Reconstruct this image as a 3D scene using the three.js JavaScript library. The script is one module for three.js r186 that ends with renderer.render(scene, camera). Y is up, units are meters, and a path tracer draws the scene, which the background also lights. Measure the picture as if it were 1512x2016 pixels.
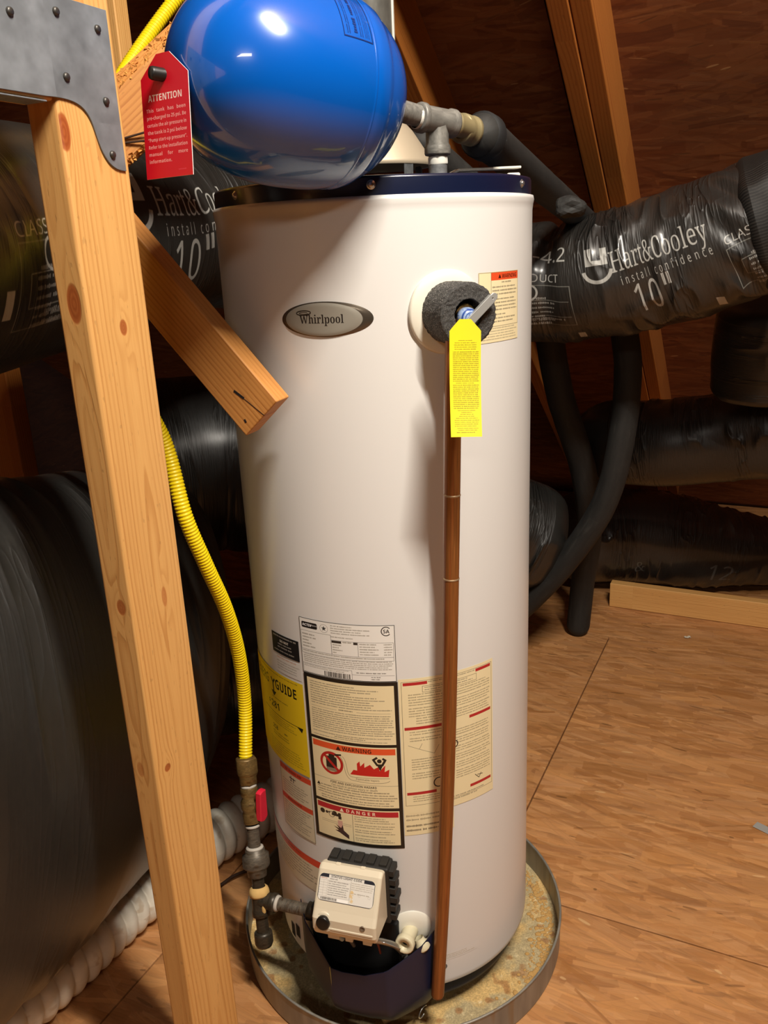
import * as THREE from 'three';
import { RoundedBoxGeometry } from 'three/addons/geometries/RoundedBoxGeometry.js';
import { mergeGeometries } from 'three/addons/utils/BufferGeometryUtils.js';
import { RectAreaLightUniformsLib } from 'three/addons/lights/RectAreaLightUniformsLib.js';

const PI = Math.PI, V = (x, y, z) => new THREE.Vector3(x, y, z), D2R = PI / 180;
const scene = new THREE.Scene();
scene.background = new THREE.Color(0x000000);

// ---------------------------------------------------------------- camera, lights, exposure
const camera = new THREE.PerspectiveCamera(2 * Math.atan(1008 / 1640) / D2R, 1512 / 2016, 0.02, 30);
camera.up.set(0.0451, 0.9507, -0.3069);
camera.position.set(0, 1.2749, 1.3079);
camera.lookAt(-0.0037, 1.2749 - 0.3071, 1.3079 - 0.9517);
const renderer = new THREE.WebGLRenderer({ antialias: true });
renderer.toneMapping = THREE.LinearToneMapping;
renderer.toneMappingExposure = 0.96;
renderer.shadowMap.enabled = true;
RectAreaLightUniformsLib.init();
const LAMP = { at: V(0.52, 2.78, 1.28), to: V(0.05, 0.4, 0.1), w: 0.6, h: 0.045, power: 1010, color: 0xfff7ea };
const LAMP2 = { at: V(-0.5, 2.3, 3.1), to: V(0.0, 0.3, 0.0), w: 1.1, h: 0.16, power: 18, color: 0xfff7ea };  // added fill behind the viewer to lift the low parts, not a known fixture

// ---------------------------------------------------------------- helpers
function rng(seed) { return () => { seed = (seed + 0x6d2b79f5) | 0; let t = Math.imul(seed ^ (seed >>> 15), 1 | seed); t = (t + Math.imul(t ^ (t >>> 7), 61 | t)) ^ t; return ((t ^ (t >>> 14)) >>> 0) / 4294967296; }; }
const hash = (x, y, z) => { let h = Math.imul(x, 374761393) ^ Math.imul(y, 668265263) ^ Math.imul(z, 2147483647 ^ 0x5bd1e995); h = Math.imul(h ^ (h >>> 13), 1274126177); return ((h ^ (h >>> 16)) >>> 0) / 4294967296; };
function noise(x, y, z = 0) {
  const xi = Math.floor(x), yi = Math.floor(y), zi = Math.floor(z), s = (t) => t * t * (3 - 2 * t);
  const u = s(x - xi), v = s(y - yi), w = s(z - zi), L = (a, b, t) => a + (b - a) * t;
  const p = (k) => L(L(hash(xi, yi, k), hash(xi + 1, yi, k), u), L(hash(xi, yi + 1, k), hash(xi + 1, yi + 1, k), u), v);
  return w === 0 ? p(zi) : L(p(zi), p(zi + 1), w);
}
const fbm = (x, y, n = 4, z = 0) => { let s = 0, a = 0.5; for (let i = 0; i < n; i++, a /= 2, x *= 2.03, y *= 2.03) s += a * noise(x, y, z + i * 7); return s; };
const clamp = (x, a = 0, b = 1) => Math.min(b, Math.max(a, x)), lerp = (a, b, t) => a + (b - a) * t, sm = (a, b, x) => { const t = clamp((x - a) / (b - a)); return t * t * (3 - 2 * t); };
const names = {};
function numbered(n) { const k = (names[n] = (names[n] ?? -1) + 1); return k ? n + '_' + String(k).padStart(3, '0') : n; }
function tag(o, label, category, group) { o.userData = { label, category }; if (group) o.userData.group = group; return o; }
function thing(name, label, category, p = V(0, 0, 0), turn = 0, group) { const o = new THREE.Group(); o.name = numbered(name); o.position.copy(p); o.rotation.y = turn; scene.add(o); return tag(o, label, category, group); }
function structure(name) { const o = new THREE.Group(); o.name = name; o.userData.kind = 'structure'; scene.add(o); return o; }
function mesh(name, geo, mat, parent = scene) { const m = new THREE.Mesh(geo, mat); m.name = parent === scene ? numbered(name) : name; m.castShadow = m.receiveShadow = true; parent.add(m); return m; }
const merged = (list) => mergeGeometries(list.map((g) => { const q = g.index ? g.toNonIndexed() : g; for (const k of Object.keys(q.attributes)) if (!['position', 'normal', 'uv'].includes(k)) q.deleteAttribute(k); return q; }));
function canvas(w, h, draw) { const c = document.createElement('canvas'); c.width = w; c.height = h; draw(c.getContext('2d'), w, h); const t = new THREE.CanvasTexture(c); t.colorSpace = THREE.SRGBColorSpace; t.anisotropy = 8; return t; }
function dataTex(w, h, f, srgb = true) {
  const d = new Uint8Array(w * h * 4);
  for (let y = 0, i = 0; y < h; y++) for (let x = 0; x < w; x++, i += 4) { const c = f(x, y); d[i] = c[0]; d[i + 1] = c[1]; d[i + 2] = c[2]; d[i + 3] = 255; }
  const t = new THREE.DataTexture(d, w, h); t.magFilter = t.minFilter = THREE.LinearFilter; t.wrapS = t.wrapT = THREE.RepeatWrapping; if (srgb) t.colorSpace = THREE.SRGBColorSpace; t.needsUpdate = true; return t;
}
const std = (o) => new THREE.MeshStandardMaterial(o), phys = (o) => new THREE.MeshPhysicalMaterial(o);
function repeated(t, rx, ry) { const c = t.clone(); c.wrapS = c.wrapT = THREE.RepeatWrapping; c.repeat.set(rx, ry); c.needsUpdate = true; return c; }
function basis(x, y, z, p) { return new THREE.Matrix4().makeBasis(x, y, z).setPosition(p); }
function place(o, m) { m.decompose(o.position, o.quaternion, o.scale); return o; }
function lathe(pts, seg = 64) { return new THREE.LatheGeometry(pts.map(([x, y]) => new THREE.Vector2(x, y)), seg); }
// a cylinder from a to b (r0 at a, r1 at b)
function rod(a, b, r0, r1 = r0, seg = 24, open = false) {
  const d = b.clone().sub(a), g = new THREE.CylinderGeometry(r1, r0, d.length(), seg, 1, open);
  g.applyQuaternion(new THREE.Quaternion().setFromUnitVectors(V(0, 1, 0), d.normalize())); const m = a.clone().add(b).multiplyScalar(0.5); g.translate(m.x, m.y, m.z); return g;
}
// lathe profile [[radius, distance]] turned about the line from p along direction d
function turned(p, d, prof, seg = 40) { const g = lathe(prof, seg); g.applyQuaternion(new THREE.Quaternion().setFromUnitVectors(V(0, 1, 0), d.clone().normalize())); g.translate(p.x, p.y, p.z); return g; }
// swept tube with displacement; uv.x = metres along, uv.y = angle (0.5 faces the camera side)
function sweep(pts, { rad, nu = 120, na = 64, side = V(0, 0, 1), caps = [0, 0], uvLen = null }) {
  const curve = new THREE.CatmullRomCurve3(pts), L = curve.getLength(), pos = [], uv = [], idx = [];
  const rows = [], Tm = curve.getTangentAt(0.5), Nm = side.clone().addScaledVector(Tm, -side.dot(Tm)), flip = V(0, 0, 0).crossVectors(Nm, Tm).y < 0 ? -1 : 1;
  const ring = (C, T, s, k, push) => {
    const N = side.clone().addScaledVector(T, -side.dot(T)).normalize(), B = V(0, 0, 0).crossVectors(N, T).normalize(); B.multiplyScalar(flip);
    for (let j = 0; j <= na; j++) {
      const a = (j / na) * 2 * PI - PI, [rn, rb] = [].concat(rad(s * L, a, s)), r2 = rb ?? rn;
      const P = C.clone().addScaledVector(N, Math.cos(a) * rn * k).addScaledVector(B, Math.sin(a) * r2 * k).addScaledVector(T, push * ((rn + r2) / 2));
      pos.push(P.x, P.y, P.z); uv.push(uvLen ? (s * L) / uvLen : s, j / na);
    }
    rows.push(1);
  };
  const P0 = curve.getPointAt(0), T0 = curve.getTangentAt(0), P1 = curve.getPointAt(1), T1 = curve.getTangentAt(1);
  if (caps[0]) for (let i = 0; i < 8; i++) { const q = (i + 0.02) / 8 * PI / 2; ring(P0, T0, 0, Math.sin(q), -Math.cos(q) * caps[0]); }
  for (let i = 0; i <= nu; i++) ring(curve.getPointAt(i / nu), curve.getTangentAt(i / nu), i / nu, 1, 0);
  if (caps[1]) for (let i = 7; i >= 0; i--) { const q = (i + 0.02) / 8 * PI / 2; ring(P1, T1, 1, Math.sin(q), Math.cos(q) * caps[1]); }
  for (let i = 0; i < rows.length - 1; i++) for (let j = 0; j < na; j++) { const a = i * (na + 1) + j, b = a + na + 1; idx.push(a, b, a + 1, b, b + 1, a + 1); }
  const g = new THREE.BufferGeometry(); g.setAttribute('position', new THREE.Float32BufferAttribute(pos, 3)); g.setAttribute('uv', new THREE.Float32BufferAttribute(uv, 2)); g.setIndex(idx);
  g.computeVertexNormals();
  // outward check and seam weld of normals
  const n = g.attributes.normal, p = g.attributes.position, mid = Math.floor(rows.length / 2) * (na + 1), c0 = curve.getPointAt(0.5);
  if (V(n.getX(mid + 3), n.getY(mid + 3), n.getZ(mid + 3)).dot(V(p.getX(mid + 3), p.getY(mid + 3), p.getZ(mid + 3)).sub(c0)) < 0) { for (let i = 0; i < idx.length; i += 3) { const t = idx[i]; idx[i] = idx[i + 1]; idx[i + 1] = t; } g.setIndex(idx); g.computeVertexNormals(); }
  for (let i = 0; i < rows.length; i++) { const a = i * (na + 1), b = a + na, m = V(n.getX(a) + n.getX(b), n.getY(a) + n.getY(b), n.getZ(a) + n.getZ(b)).normalize(); n.setXYZ(a, m.x, m.y, m.z); n.setXYZ(b, m.x, m.y, m.z); }
  g.userData = { L, curve }; return g;
}
// sawn board: long axis = y, uv in metres (u across, v along) shifted per board
function boardGeo(a, len, b, bev = 0.003, shift = 0) {
  const g = new RoundedBoxGeometry(a, len, b, 2, bev), p = g.attributes.position, uv = g.attributes.uv;
  for (let i = 0; i < p.count; i += 3) {
    const A = V(p.getX(i), p.getY(i), p.getZ(i)), N = V(p.getX(i + 1), p.getY(i + 1), p.getZ(i + 1)).sub(A).cross(V(p.getX(i + 2), p.getY(i + 2), p.getZ(i + 2)).sub(A)), ax = Math.abs(N.x), ay = Math.abs(N.y), az = Math.abs(N.z);
    for (let k = i; k < i + 3; k++) {
      const x = p.getX(k), y = p.getY(k), z = p.getZ(k);
      if (ay > ax && ay > az) uv.setXY(k, 0.3 + x + shift, z * 0.2 + shift);
      else if (ax > az) uv.setXY(k, z + 0.055 + shift * 0.7 + (N.x > 0 ? 0 : 0.11), y + shift);
      else uv.setXY(k, x + 0.17 + shift * 0.7 + (N.z > 0 ? 0 : 0.09), y + shift);
    }
  }
  return g;
}
// room axes: E1 runs along the eave, E2 away from the low eave, both level
const E1 = V(0.8965, 0, 0.4431), E2 = V(-0.4431, 0, 0.8965), UP = V(0, 1, 0);
const room = (s, t, y = 0) => E1.clone().multiplyScalar(s).addScaledVector(E2, t).setY(y);
const TURN = -26.3 * D2R; // local +x -> E1, local +z -> E2

// ---------------------------------------------------------------- textures of the materials
const woodTone = (k, warm = 1) => { k = clamp(k); return [lerp(160, 230, k), lerp(98, 180, k), lerp(40, 110, k)]; };
// flat-sawn pine: growth rings cut by a face; knots = [[x, y, rx, ry, dark]] in metres
function pineTex(w, h, W, H, seed, { x0 = 0.5, depth = 0.03, wob = 0.03, freq = 230, knots = [], tone = 0, faces = null } = {}) {
  return dataTex(w, h, (px, py) => {
    const X = (px / w) * W, Y = (py / h) * H;
    let c = x0 * W, dp = depth;
    if (faces) for (const f of faces) if (X >= f.from && X < f.to) { c = f.c; dp = f.depth; }
    const d = dp + wob * (fbm(Y * 1.3 + seed * 3, seed * 9 + c * 40, 3) - 0.42) * 2;
    let xx = X - c + 0.012 * (fbm(Y * 2.2 + seed, 4.2 + c * 30, 3) - 0.5), add = 0, knot = 0, kr = 0;
    for (const [kx, ky, rx, ry, dark = 1] of knots) {
      const ex = (X - kx) / rx, ey = (Y - ky) / ry, q = ex * ex + ey * ey;
      if (q < 60) { add += 0.016 * Math.exp(-q / 7) * (ex > 0 ? 1 : -1) * 0.35; add += 0.006 * Math.exp(-(ex * ex) / 3 - (ey * ey) / 16); }
      if (q < 1.35) { knot = Math.max(knot, sm(1.3, 0.8, q) * dark); kr = Math.sqrt(q); }
    }
    const r = Math.sqrt(xx * xx + d * d) + add + 0.0012 * noise(X * 260, Y * 14, seed);
    const f = r * freq + 1.4 * fbm(r * 30, seed * 5, 2), fr = f - Math.floor(f), ringTone = 0.35 + 0.65 * hash(Math.floor(f), seed, 3);
    const late = (sm(0.4, 0.86, fr) - sm(0.9, 1, fr)) * ringTone;
    const fine = noise(X * 1500, Y * 38, seed + 1) - 0.5, big = fbm(X * 9 + seed, Y * 1.2, 3) - 0.45;
    let k = 0.78 - 0.36 * late + 0.09 * fine + 0.34 * big + tone;
    let col = woodTone(k);
    if (knot) { const kk = woodTone(0.12 + 0.12 * Math.sin(kr * 16) + 0.1 * fine); col = col.map((v, i) => lerp(v, kk[i] * [0.92, 0.72, 0.62][i], knot)); }
    const speck = noise(X * 420, Y * 90, seed + 8); if (speck > 0.93) col = col.map((v) => v * 0.93);
    return col;
  });
}
const postTex = pineTex(1024, 2048, 0.16, 2.0, 3, {
  faces: [{ from: 0, to: 0.1, c: 0.052, depth: 0.02 }, { from: 0.1, to: 0.16, c: 0.128, depth: 0.012 }], wob: 0.022, freq: 210,
  knots: [[0.009, 1.387, 0.007, 0.016, 1], [0.0517, 1.2015, 0.005, 0.008, 0.8], [0.058, 0.89, 0.004, 0.012, 0.45], [0.024, 0.677, 0.005, 0.005, 0.85], [0.1215, 1.2295, 0.0085, 0.019, 0.9], [0.121, 0.896, 0.006, 0.009, 0.7], [0.13, 0.68, 0.005, 0.01, 0.35]],
});
const pineA = pineTex(512, 2048, 0.28, 2.2, 11, { x0: 0.38, depth: 0.016, wob: 0.024, freq: 200, knots: [[0.06, 0.55, 0.005, 0.008, 0.7], [0.2, 1.4, 0.007, 0.01, 0.7]] });
const pineB = pineTex(512, 1024, 0.28, 1.1, 29, { x0: 0.7, depth: 0.05, wob: 0.03, freq: 170, tone: -0.03 });
const wood = (t, W, H, color = 0xffffff, o = {}) => std({ map: repeated(t, 1 / W, 1 / H), color, roughness: 0.62, bumpMap: repeated(t, 1 / W, 1 / H), bumpScale: 0.0006, ...o });
const M = {};
M.pine = wood(pineA, 0.28, 2.2); M.pineDull = wood(pineB, 0.28, 1.1, 0xf0dcc4); M.pineDark = wood(pineB, 0.28, 1.1, 0xd8b080);
M.post = std({ map: postTex, roughness: 0.55, bumpMap: postTex, bumpScale: 0.0007 });
function osbTex(seed, base, n) {
  const R = rng(seed), W = 2048, H = 1024, sc = W / 2.44;
  return canvas(W, H, (g) => {
    g.fillStyle = `rgb(${base})`; g.fillRect(0, 0, W, H);
    for (let i = 0; i < n; i++) {
      const x = R() * W, y = R() * H, l = (0.05 + R() * 0.11) * sc, w = (0.006 + R() * R() * (R() < 0.25 ? 0.06 : 0.028)) * sc, an = (R() + R() + R() - 1.5) * 0.5, k = (R() - 0.5), warm = (R() - 0.5) * 22, al = 0.22 + R() * 0.42;
      const c = base.map((v, j) => Math.round(clamp(v + k * [64, 60, 50][j] + warm * [0.3, -0.1, -0.6][j], 0, 255)));
      const poly = []; const m = 5; for (let q = 0; q <= m; q++) poly.push([-l / 2 + (l * q) / m + (R() - 0.5) * 4, -w / 2 * (0.65 + 0.5 * R()) + (q === 0 || q === m ? w * 0.2 : 0)]);
      for (let q = m; q >= 0; q--) poly.push([-l / 2 + (l * q) / m + (R() - 0.5) * 4, w / 2 * (0.65 + 0.5 * R())]);
      for (const ox of x < 160 ? [0, W] : x > W - 160 ? [0, -W] : [0]) for (const oy of y < 60 ? [0, H] : y > H - 60 ? [0, -H] : [0]) {
        g.save(); g.translate(x + ox, y + oy); g.rotate(an); g.globalAlpha = al; g.fillStyle = `rgb(${c})`; g.beginPath(); poly.forEach(([a, b], q) => (q ? g.lineTo(a, b) : g.moveTo(a, b))); g.closePath(); g.fill();
        g.globalAlpha = al * 0.55; g.strokeStyle = `rgb(${c.map((v) => Math.round(v * 0.72))})`; g.lineWidth = 1; g.beginPath(); poly.slice(m + 1).forEach(([a, b], q) => (q ? g.lineTo(a, b) : g.moveTo(a, b))); g.stroke();
        g.globalAlpha = al * 0.3; for (let s = 0; s < 3; s++) { const yy = (R() - 0.5) * w * 0.8; g.beginPath(); g.moveTo(-l * 0.45, yy); g.lineTo(l * 0.45, yy + (R() - 0.5) * 3); g.stroke(); }
        g.restore();
      }
    }
    for (let i = 0; i < 240; i++) { g.globalAlpha = 0.25 + R() * 0.3; g.fillStyle = R() < 0.7 ? '#5b3a1c' : '#e6c28c'; g.save(); g.translate(R() * W, R() * H); g.rotate((R() - 0.5) * 0.8); g.beginPath(); g.ellipse(0, 0, 3 + R() * 16, 0.8 + R() * 2, 0, 0, 7); g.fill(); g.restore(); }
  });
}
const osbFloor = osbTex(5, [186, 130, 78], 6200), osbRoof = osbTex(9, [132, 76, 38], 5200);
for (const t of [osbFloor, osbRoof]) t.wrapS = t.wrapT = THREE.RepeatWrapping;

// ---------------------------------------------------------------- floor: OSB sheets with open joints
const floor = structure('floor');
{
  const slab = new THREE.BoxGeometry(7.0, 0.1, 9.6); const m = mesh('subfloor', slab, std({ color: 0x2a1c10, roughness: 0.95 }), floor);
  m.position.copy(room(0.2, 1.5, -0.068)); m.rotation.y = TURN;
  const mat = std({ map: osbFloor, roughness: 0.62, bumpMap: osbFloor, bumpScale: 0.0004 });
  const rows = [[-2.98, -1.387, [-3.0, -1.1, 1.34, 3.7]], [-1.387, -0.168, [-3.0, -2.322, 0.118, 2.556, 3.7]], [-0.168, 1.051, [-3.0, -0.4, 2.04, 3.7]], [1.051, 2.27, [-3.0, -1.9, 0.54, 2.98, 3.7]], [2.27, 3.489, [-3.0, -0.6, 1.84, 3.7]], [3.489, 4.7, [-3.0, -1.9, 0.54, 2.98, 3.7]], [4.7, 6.0, [-3.0, -0.6, 1.84, 3.7]]];
  let q = 0; const gap = 0.0016;
  for (const [t0, t1, cuts] of rows) for (let i = 0; i + 1 < cuts.length; i++, q++) {
    const w = cuts[i + 1] - cuts[i] - 2 * gap, d = t1 - t0 - 2 * gap, g = new RoundedBoxGeometry(w, 0.018, d, 1, 0.0012), p = g.attributes.position, uv = g.attributes.uv;
    for (let k = 0; k < p.count; k++) uv.setXY(k, (p.getX(k) + w / 2) / 2.44 + q * 0.37, (p.getZ(k) + d / 2) / 1.22 + q * 0.29);
    const s = mesh('panel', g, mat, floor); s.position.copy(room((cuts[i] + cuts[i + 1]) / 2, (t0 + t1) / 2, -0.009)); s.rotation.y = TURN;
  }
}
// ---------------------------------------------------------------- roof: two slopes of OSB sheathing, gable walls
const SLOPE = 38 * D2R, RID = 1.5, roofY = (t) => 1.341 + (t + 1.0637) * Math.tan(SLOPE); // underside of the rafters
const ceiling = structure('ceiling');
{
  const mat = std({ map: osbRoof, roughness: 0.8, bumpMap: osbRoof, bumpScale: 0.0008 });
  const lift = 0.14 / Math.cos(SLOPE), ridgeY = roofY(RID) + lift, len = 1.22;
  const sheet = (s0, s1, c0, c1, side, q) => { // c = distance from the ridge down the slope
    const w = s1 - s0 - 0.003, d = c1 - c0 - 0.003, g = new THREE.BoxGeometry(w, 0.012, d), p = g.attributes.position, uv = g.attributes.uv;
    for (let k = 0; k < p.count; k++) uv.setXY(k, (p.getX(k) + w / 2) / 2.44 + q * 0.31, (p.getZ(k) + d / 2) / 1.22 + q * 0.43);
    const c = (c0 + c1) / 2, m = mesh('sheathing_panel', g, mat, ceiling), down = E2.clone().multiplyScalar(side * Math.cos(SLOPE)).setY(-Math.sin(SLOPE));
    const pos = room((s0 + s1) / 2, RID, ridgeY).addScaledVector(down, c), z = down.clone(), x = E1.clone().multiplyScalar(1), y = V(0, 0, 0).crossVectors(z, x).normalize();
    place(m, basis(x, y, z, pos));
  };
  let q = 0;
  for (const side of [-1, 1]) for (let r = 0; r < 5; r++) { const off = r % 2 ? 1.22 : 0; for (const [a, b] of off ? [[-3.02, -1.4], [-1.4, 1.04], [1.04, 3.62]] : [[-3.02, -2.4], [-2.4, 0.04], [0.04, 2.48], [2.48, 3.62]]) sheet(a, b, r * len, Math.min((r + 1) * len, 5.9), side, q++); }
}
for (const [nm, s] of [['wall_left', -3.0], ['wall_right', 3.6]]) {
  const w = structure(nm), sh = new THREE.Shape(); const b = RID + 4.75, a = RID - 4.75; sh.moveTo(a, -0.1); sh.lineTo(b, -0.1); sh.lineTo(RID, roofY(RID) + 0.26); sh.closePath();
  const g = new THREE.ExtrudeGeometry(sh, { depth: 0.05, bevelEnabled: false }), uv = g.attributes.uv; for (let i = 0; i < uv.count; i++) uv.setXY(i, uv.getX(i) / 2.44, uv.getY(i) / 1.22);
  const m = mesh('wall_sheathing', g, std({ map: osbRoof, color: 0x6a5a50, roughness: 0.9 }), w); place(m, basis(E2.clone(), UP.clone(), E1.clone(), room(s - 0.025, 0, 0)));  // dark tint on the sheathing stands in for shade on the far wall
}
function rafter(s0, s1, cTop, cBot, label, mat, shift, drop = 0) { // cTop/cBot = E2 positions of its ends
  const L = (cTop - cBot) / Math.cos(SLOPE), g = boardGeo(s1 - s0, L, 0.138, 0.003, shift), dir = E2.clone().multiplyScalar(Math.cos(SLOPE)).setY(Math.sin(SLOPE));
  const x = E1.clone(), y = dir, z = V(0, 0, 0).crossVectors(x, y), mid = room((s0 + s1) / 2, (cTop + cBot) / 2, roofY((cTop + cBot) / 2) - drop).addScaledVector(z, z.y > 0 ? 0.069 : -0.069);
  const m = mesh('rafter', g, mat); place(m, basis(x, y, z, mid)); return tag(m, label, 'rafter');
}
rafter(0.087, 0.129, 1.4, -2.6, 'left board of the doubled roof rafter right of the water heater, darker side', M.pineDark, 0.1);
rafter(0.131, 0.172, 1.4, -2.6, 'right board of the doubled roof rafter, lighter, nailed against the roof sheathing', M.pineDark, 0.5, -0.004);
rafter(-0.277, -0.235, 1.4, -2.6, 'roof rafter half hidden behind the blue expansion tank and its pipe fittings', M.pineDark, 0.8);

// ---------------------------------------------------------------- post, beam, connector, braces
const PM = V(-0.2903, 0, 0.4504); // near edge of the post
{
  const g = new RoundedBoxGeometry(0.04, 2.22, 0.089, 3, 0.0045), p = g.attributes.position, uv = g.attributes.uv;
  for (let i = 0; i < p.count; i += 3) {
    const A = V(p.getX(i), p.getY(i), p.getZ(i)), N = V(p.getX(i + 1), p.getY(i + 1), p.getZ(i + 1)).sub(A).cross(V(p.getX(i + 2), p.getY(i + 2), p.getZ(i + 2)).sub(A));
    for (let k = i; k < i + 3; k++) { const x = p.getX(k), y = p.getY(k) + 1.11, z = p.getZ(k); uv.setXY(k, (Math.abs(N.x) >= Math.abs(N.z) ? 0.0045 + (0.0445 - z) : 0.105 + (0.02 - x)) / 0.16, clamp(y / 2.0, 0.001, 1.2)); }
  }
  const m = mesh('post', g, M.post); place(m, basis(E1.clone(), UP.clone(), E2.clone(), PM.clone().addScaledVector(E1, -0.02).addScaledVector(E2, -0.0445).setY(1.11)));
  tag(m, 'orange pine post with dark knots standing in the foreground, left of the water heater', 'post');
}
{
  const g = boardGeo(0.089, 1.5, 0.038, 0.003, 0.3), m = mesh('beam', g, M.pine);
  place(m, basis(UP.clone(), E2.clone(), E1.clone(), PM.clone().addScaledVector(E1, -0.0195).addScaledVector(E2, 0.752).setY(1.458)));
  tag(m, 'horizontal wooden beam behind the galvanized plate, running out of frame at top left', 'beam');
}
const galvTex = dataTex(256, 256, (x, y) => { const a = fbm(x / 14, y / 14, 3, 2), b = noise(x / 40, y / 40, 9), k = 128 + 34 * (a - 0.45) + 26 * (b - 0.5); return [k, k * 1.01, k * 1.02]; });
const galvUV = (s) => repeated(galvTex, s, s);
M.galv = std({ map: galvUV(1), color: 0xd8dcdc, metalness: 0.55, roughness: 0.52 });
M.plate = std({ map: galvUV(5), color: 0xe2e8ee, metalness: 0.12, roughness: 0.6 });
const ironTex = dataTex(256, 512, (x, y) => { const a = fbm(x / 30, y / 22, 4, 2), b = noise(x / 4, y / 4, 7), d = sm(0.5, 0.72, fbm(x / 34 + 3, y / 24, 3, 5)), k = 116 + 60 * (a - 0.45) + 24 * (b - 0.5); return [lerp(k, k * 0.8, d), lerp(k * 0.95, k * 0.66, d), lerp(k * 0.86, k * 0.5, d)]; });
M.nail = std({ color: 0x55524e, metalness: 0.8, roughness: 0.45 });
M.splitDark = std({ color: 0x140a04, roughness: 1 }); M.rust = std({ color: 0x3a2416, metalness: 0.3, roughness: 0.8 });
{
  const t = thing('framing_connector', 'grey galvanized framing connector plate nailed across the post and beam at top left', 'metal plate');
  place(t, basis(E2.clone().negate(), UP.clone(), E1.clone(), PM.clone().addScaledVector(E1, 0.0006)));
  // local: x = back along the face, y = height, z = out of the face
  const s = new THREE.Shape(); s.moveTo(-0.2, 1.416); s.lineTo(-0.012, 1.4165); s.bezierCurveTo(0.02, 1.4185, 0.034, 1.415, 0.041, 1.4); s.bezierCurveTo(0.047, 1.386, 0.047, 1.376, 0.0555, 1.3665); s.bezierCurveTo(0.062, 1.359, 0.07, 1.3572, 0.0805, 1.3572); s.lineTo(0.0805, 1.503); s.lineTo(-0.2, 1.503); s.closePath();
  const g = new THREE.ExtrudeGeometry(s, { depth: 0.0012, bevelEnabled: true, bevelThickness: 0.0003, bevelSize: 0.0003, bevelSegments: 1, curveSegments: 16 });
  mesh('plate', g, M.plate, t);
  const fl = new RoundedBoxGeometry(0.188, 0.0014, 0.026, 1, 0.0004), f = mesh('bottom_flange', fl, M.plate, t); f.position.set(-0.106, 1.4124, -0.0125);
  const headG = turned(V(0, 0, 0), V(0, 0, 1), [[0, 0.0034], [0.0022, 0.0033], [0.0034, 0.0024], [0.0039, 0.0008], [0.0039, -0.001]], 16);
  for (const [x, y] of [[-0.0403, 1.4792], [0.0137, 1.4895], [0.065, 1.4841], [0.0151, 1.4357], [0.0636, 1.4204], [0.0628, 1.3715]]) { const n = mesh('nail_head', headG, M.nail, t); n.position.set(x, y, 0.001); }
}
{ // long brace, hanging from upper left down to the front of the heater
  const w = V(0.6559, 0.6635, 0.3601), d = V(0.6086, -0.7469, 0.2677), q = V(0.4466, 0.0436, -0.8937), t = thing('wooden_brace', 'short diagonal pine board with a split cut end hanging in front of the white heater', 'wooden board');
  const L = 0.44, BW = 0.073, BT = 0.031, end = V(-0.1338, 1.0887, 0.2547), c = end.clone().addScaledVector(w, -BW / 2).addScaledVector(q, BT / 2).addScaledVector(d, -L / 2), z = V(0, 0, 0).crossVectors(w, d), zs = z.dot(q) > 0 ? 1 : -1;
  place(t, basis(w.clone(), d.clone(), z, c));
  mesh('board', boardGeo(BW, L, BT, 0.002, 0.15), M.pineDull, t);
  const face = -zs * (BT / 2 + 0.0001), crack = [];
  for (const [x0, y0, x1, y1, w0] of [[0.008, L / 2, 0.0, L / 2 - 0.036, 0.0009], [0.0005, L / 2 - 0.035, -0.004, L / 2 - 0.052, 0.0035], [-0.022, L / 2 - 0.012, -0.0205, L / 2 - 0.0165, 0.003]]) { const b = new RoundedBoxGeometry(w0, Math.hypot(x1 - x0, y1 - y0), 0.0006, 1, 0.0002); b.rotateZ(Math.atan2(-(x1 - x0), y1 - y0)); b.translate((x0 + x1) / 2, (y0 + y1) / 2, face); crack.push(b); }
  for (const b of crack) mesh('split', b, M.splitDark, t);
}
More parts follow.
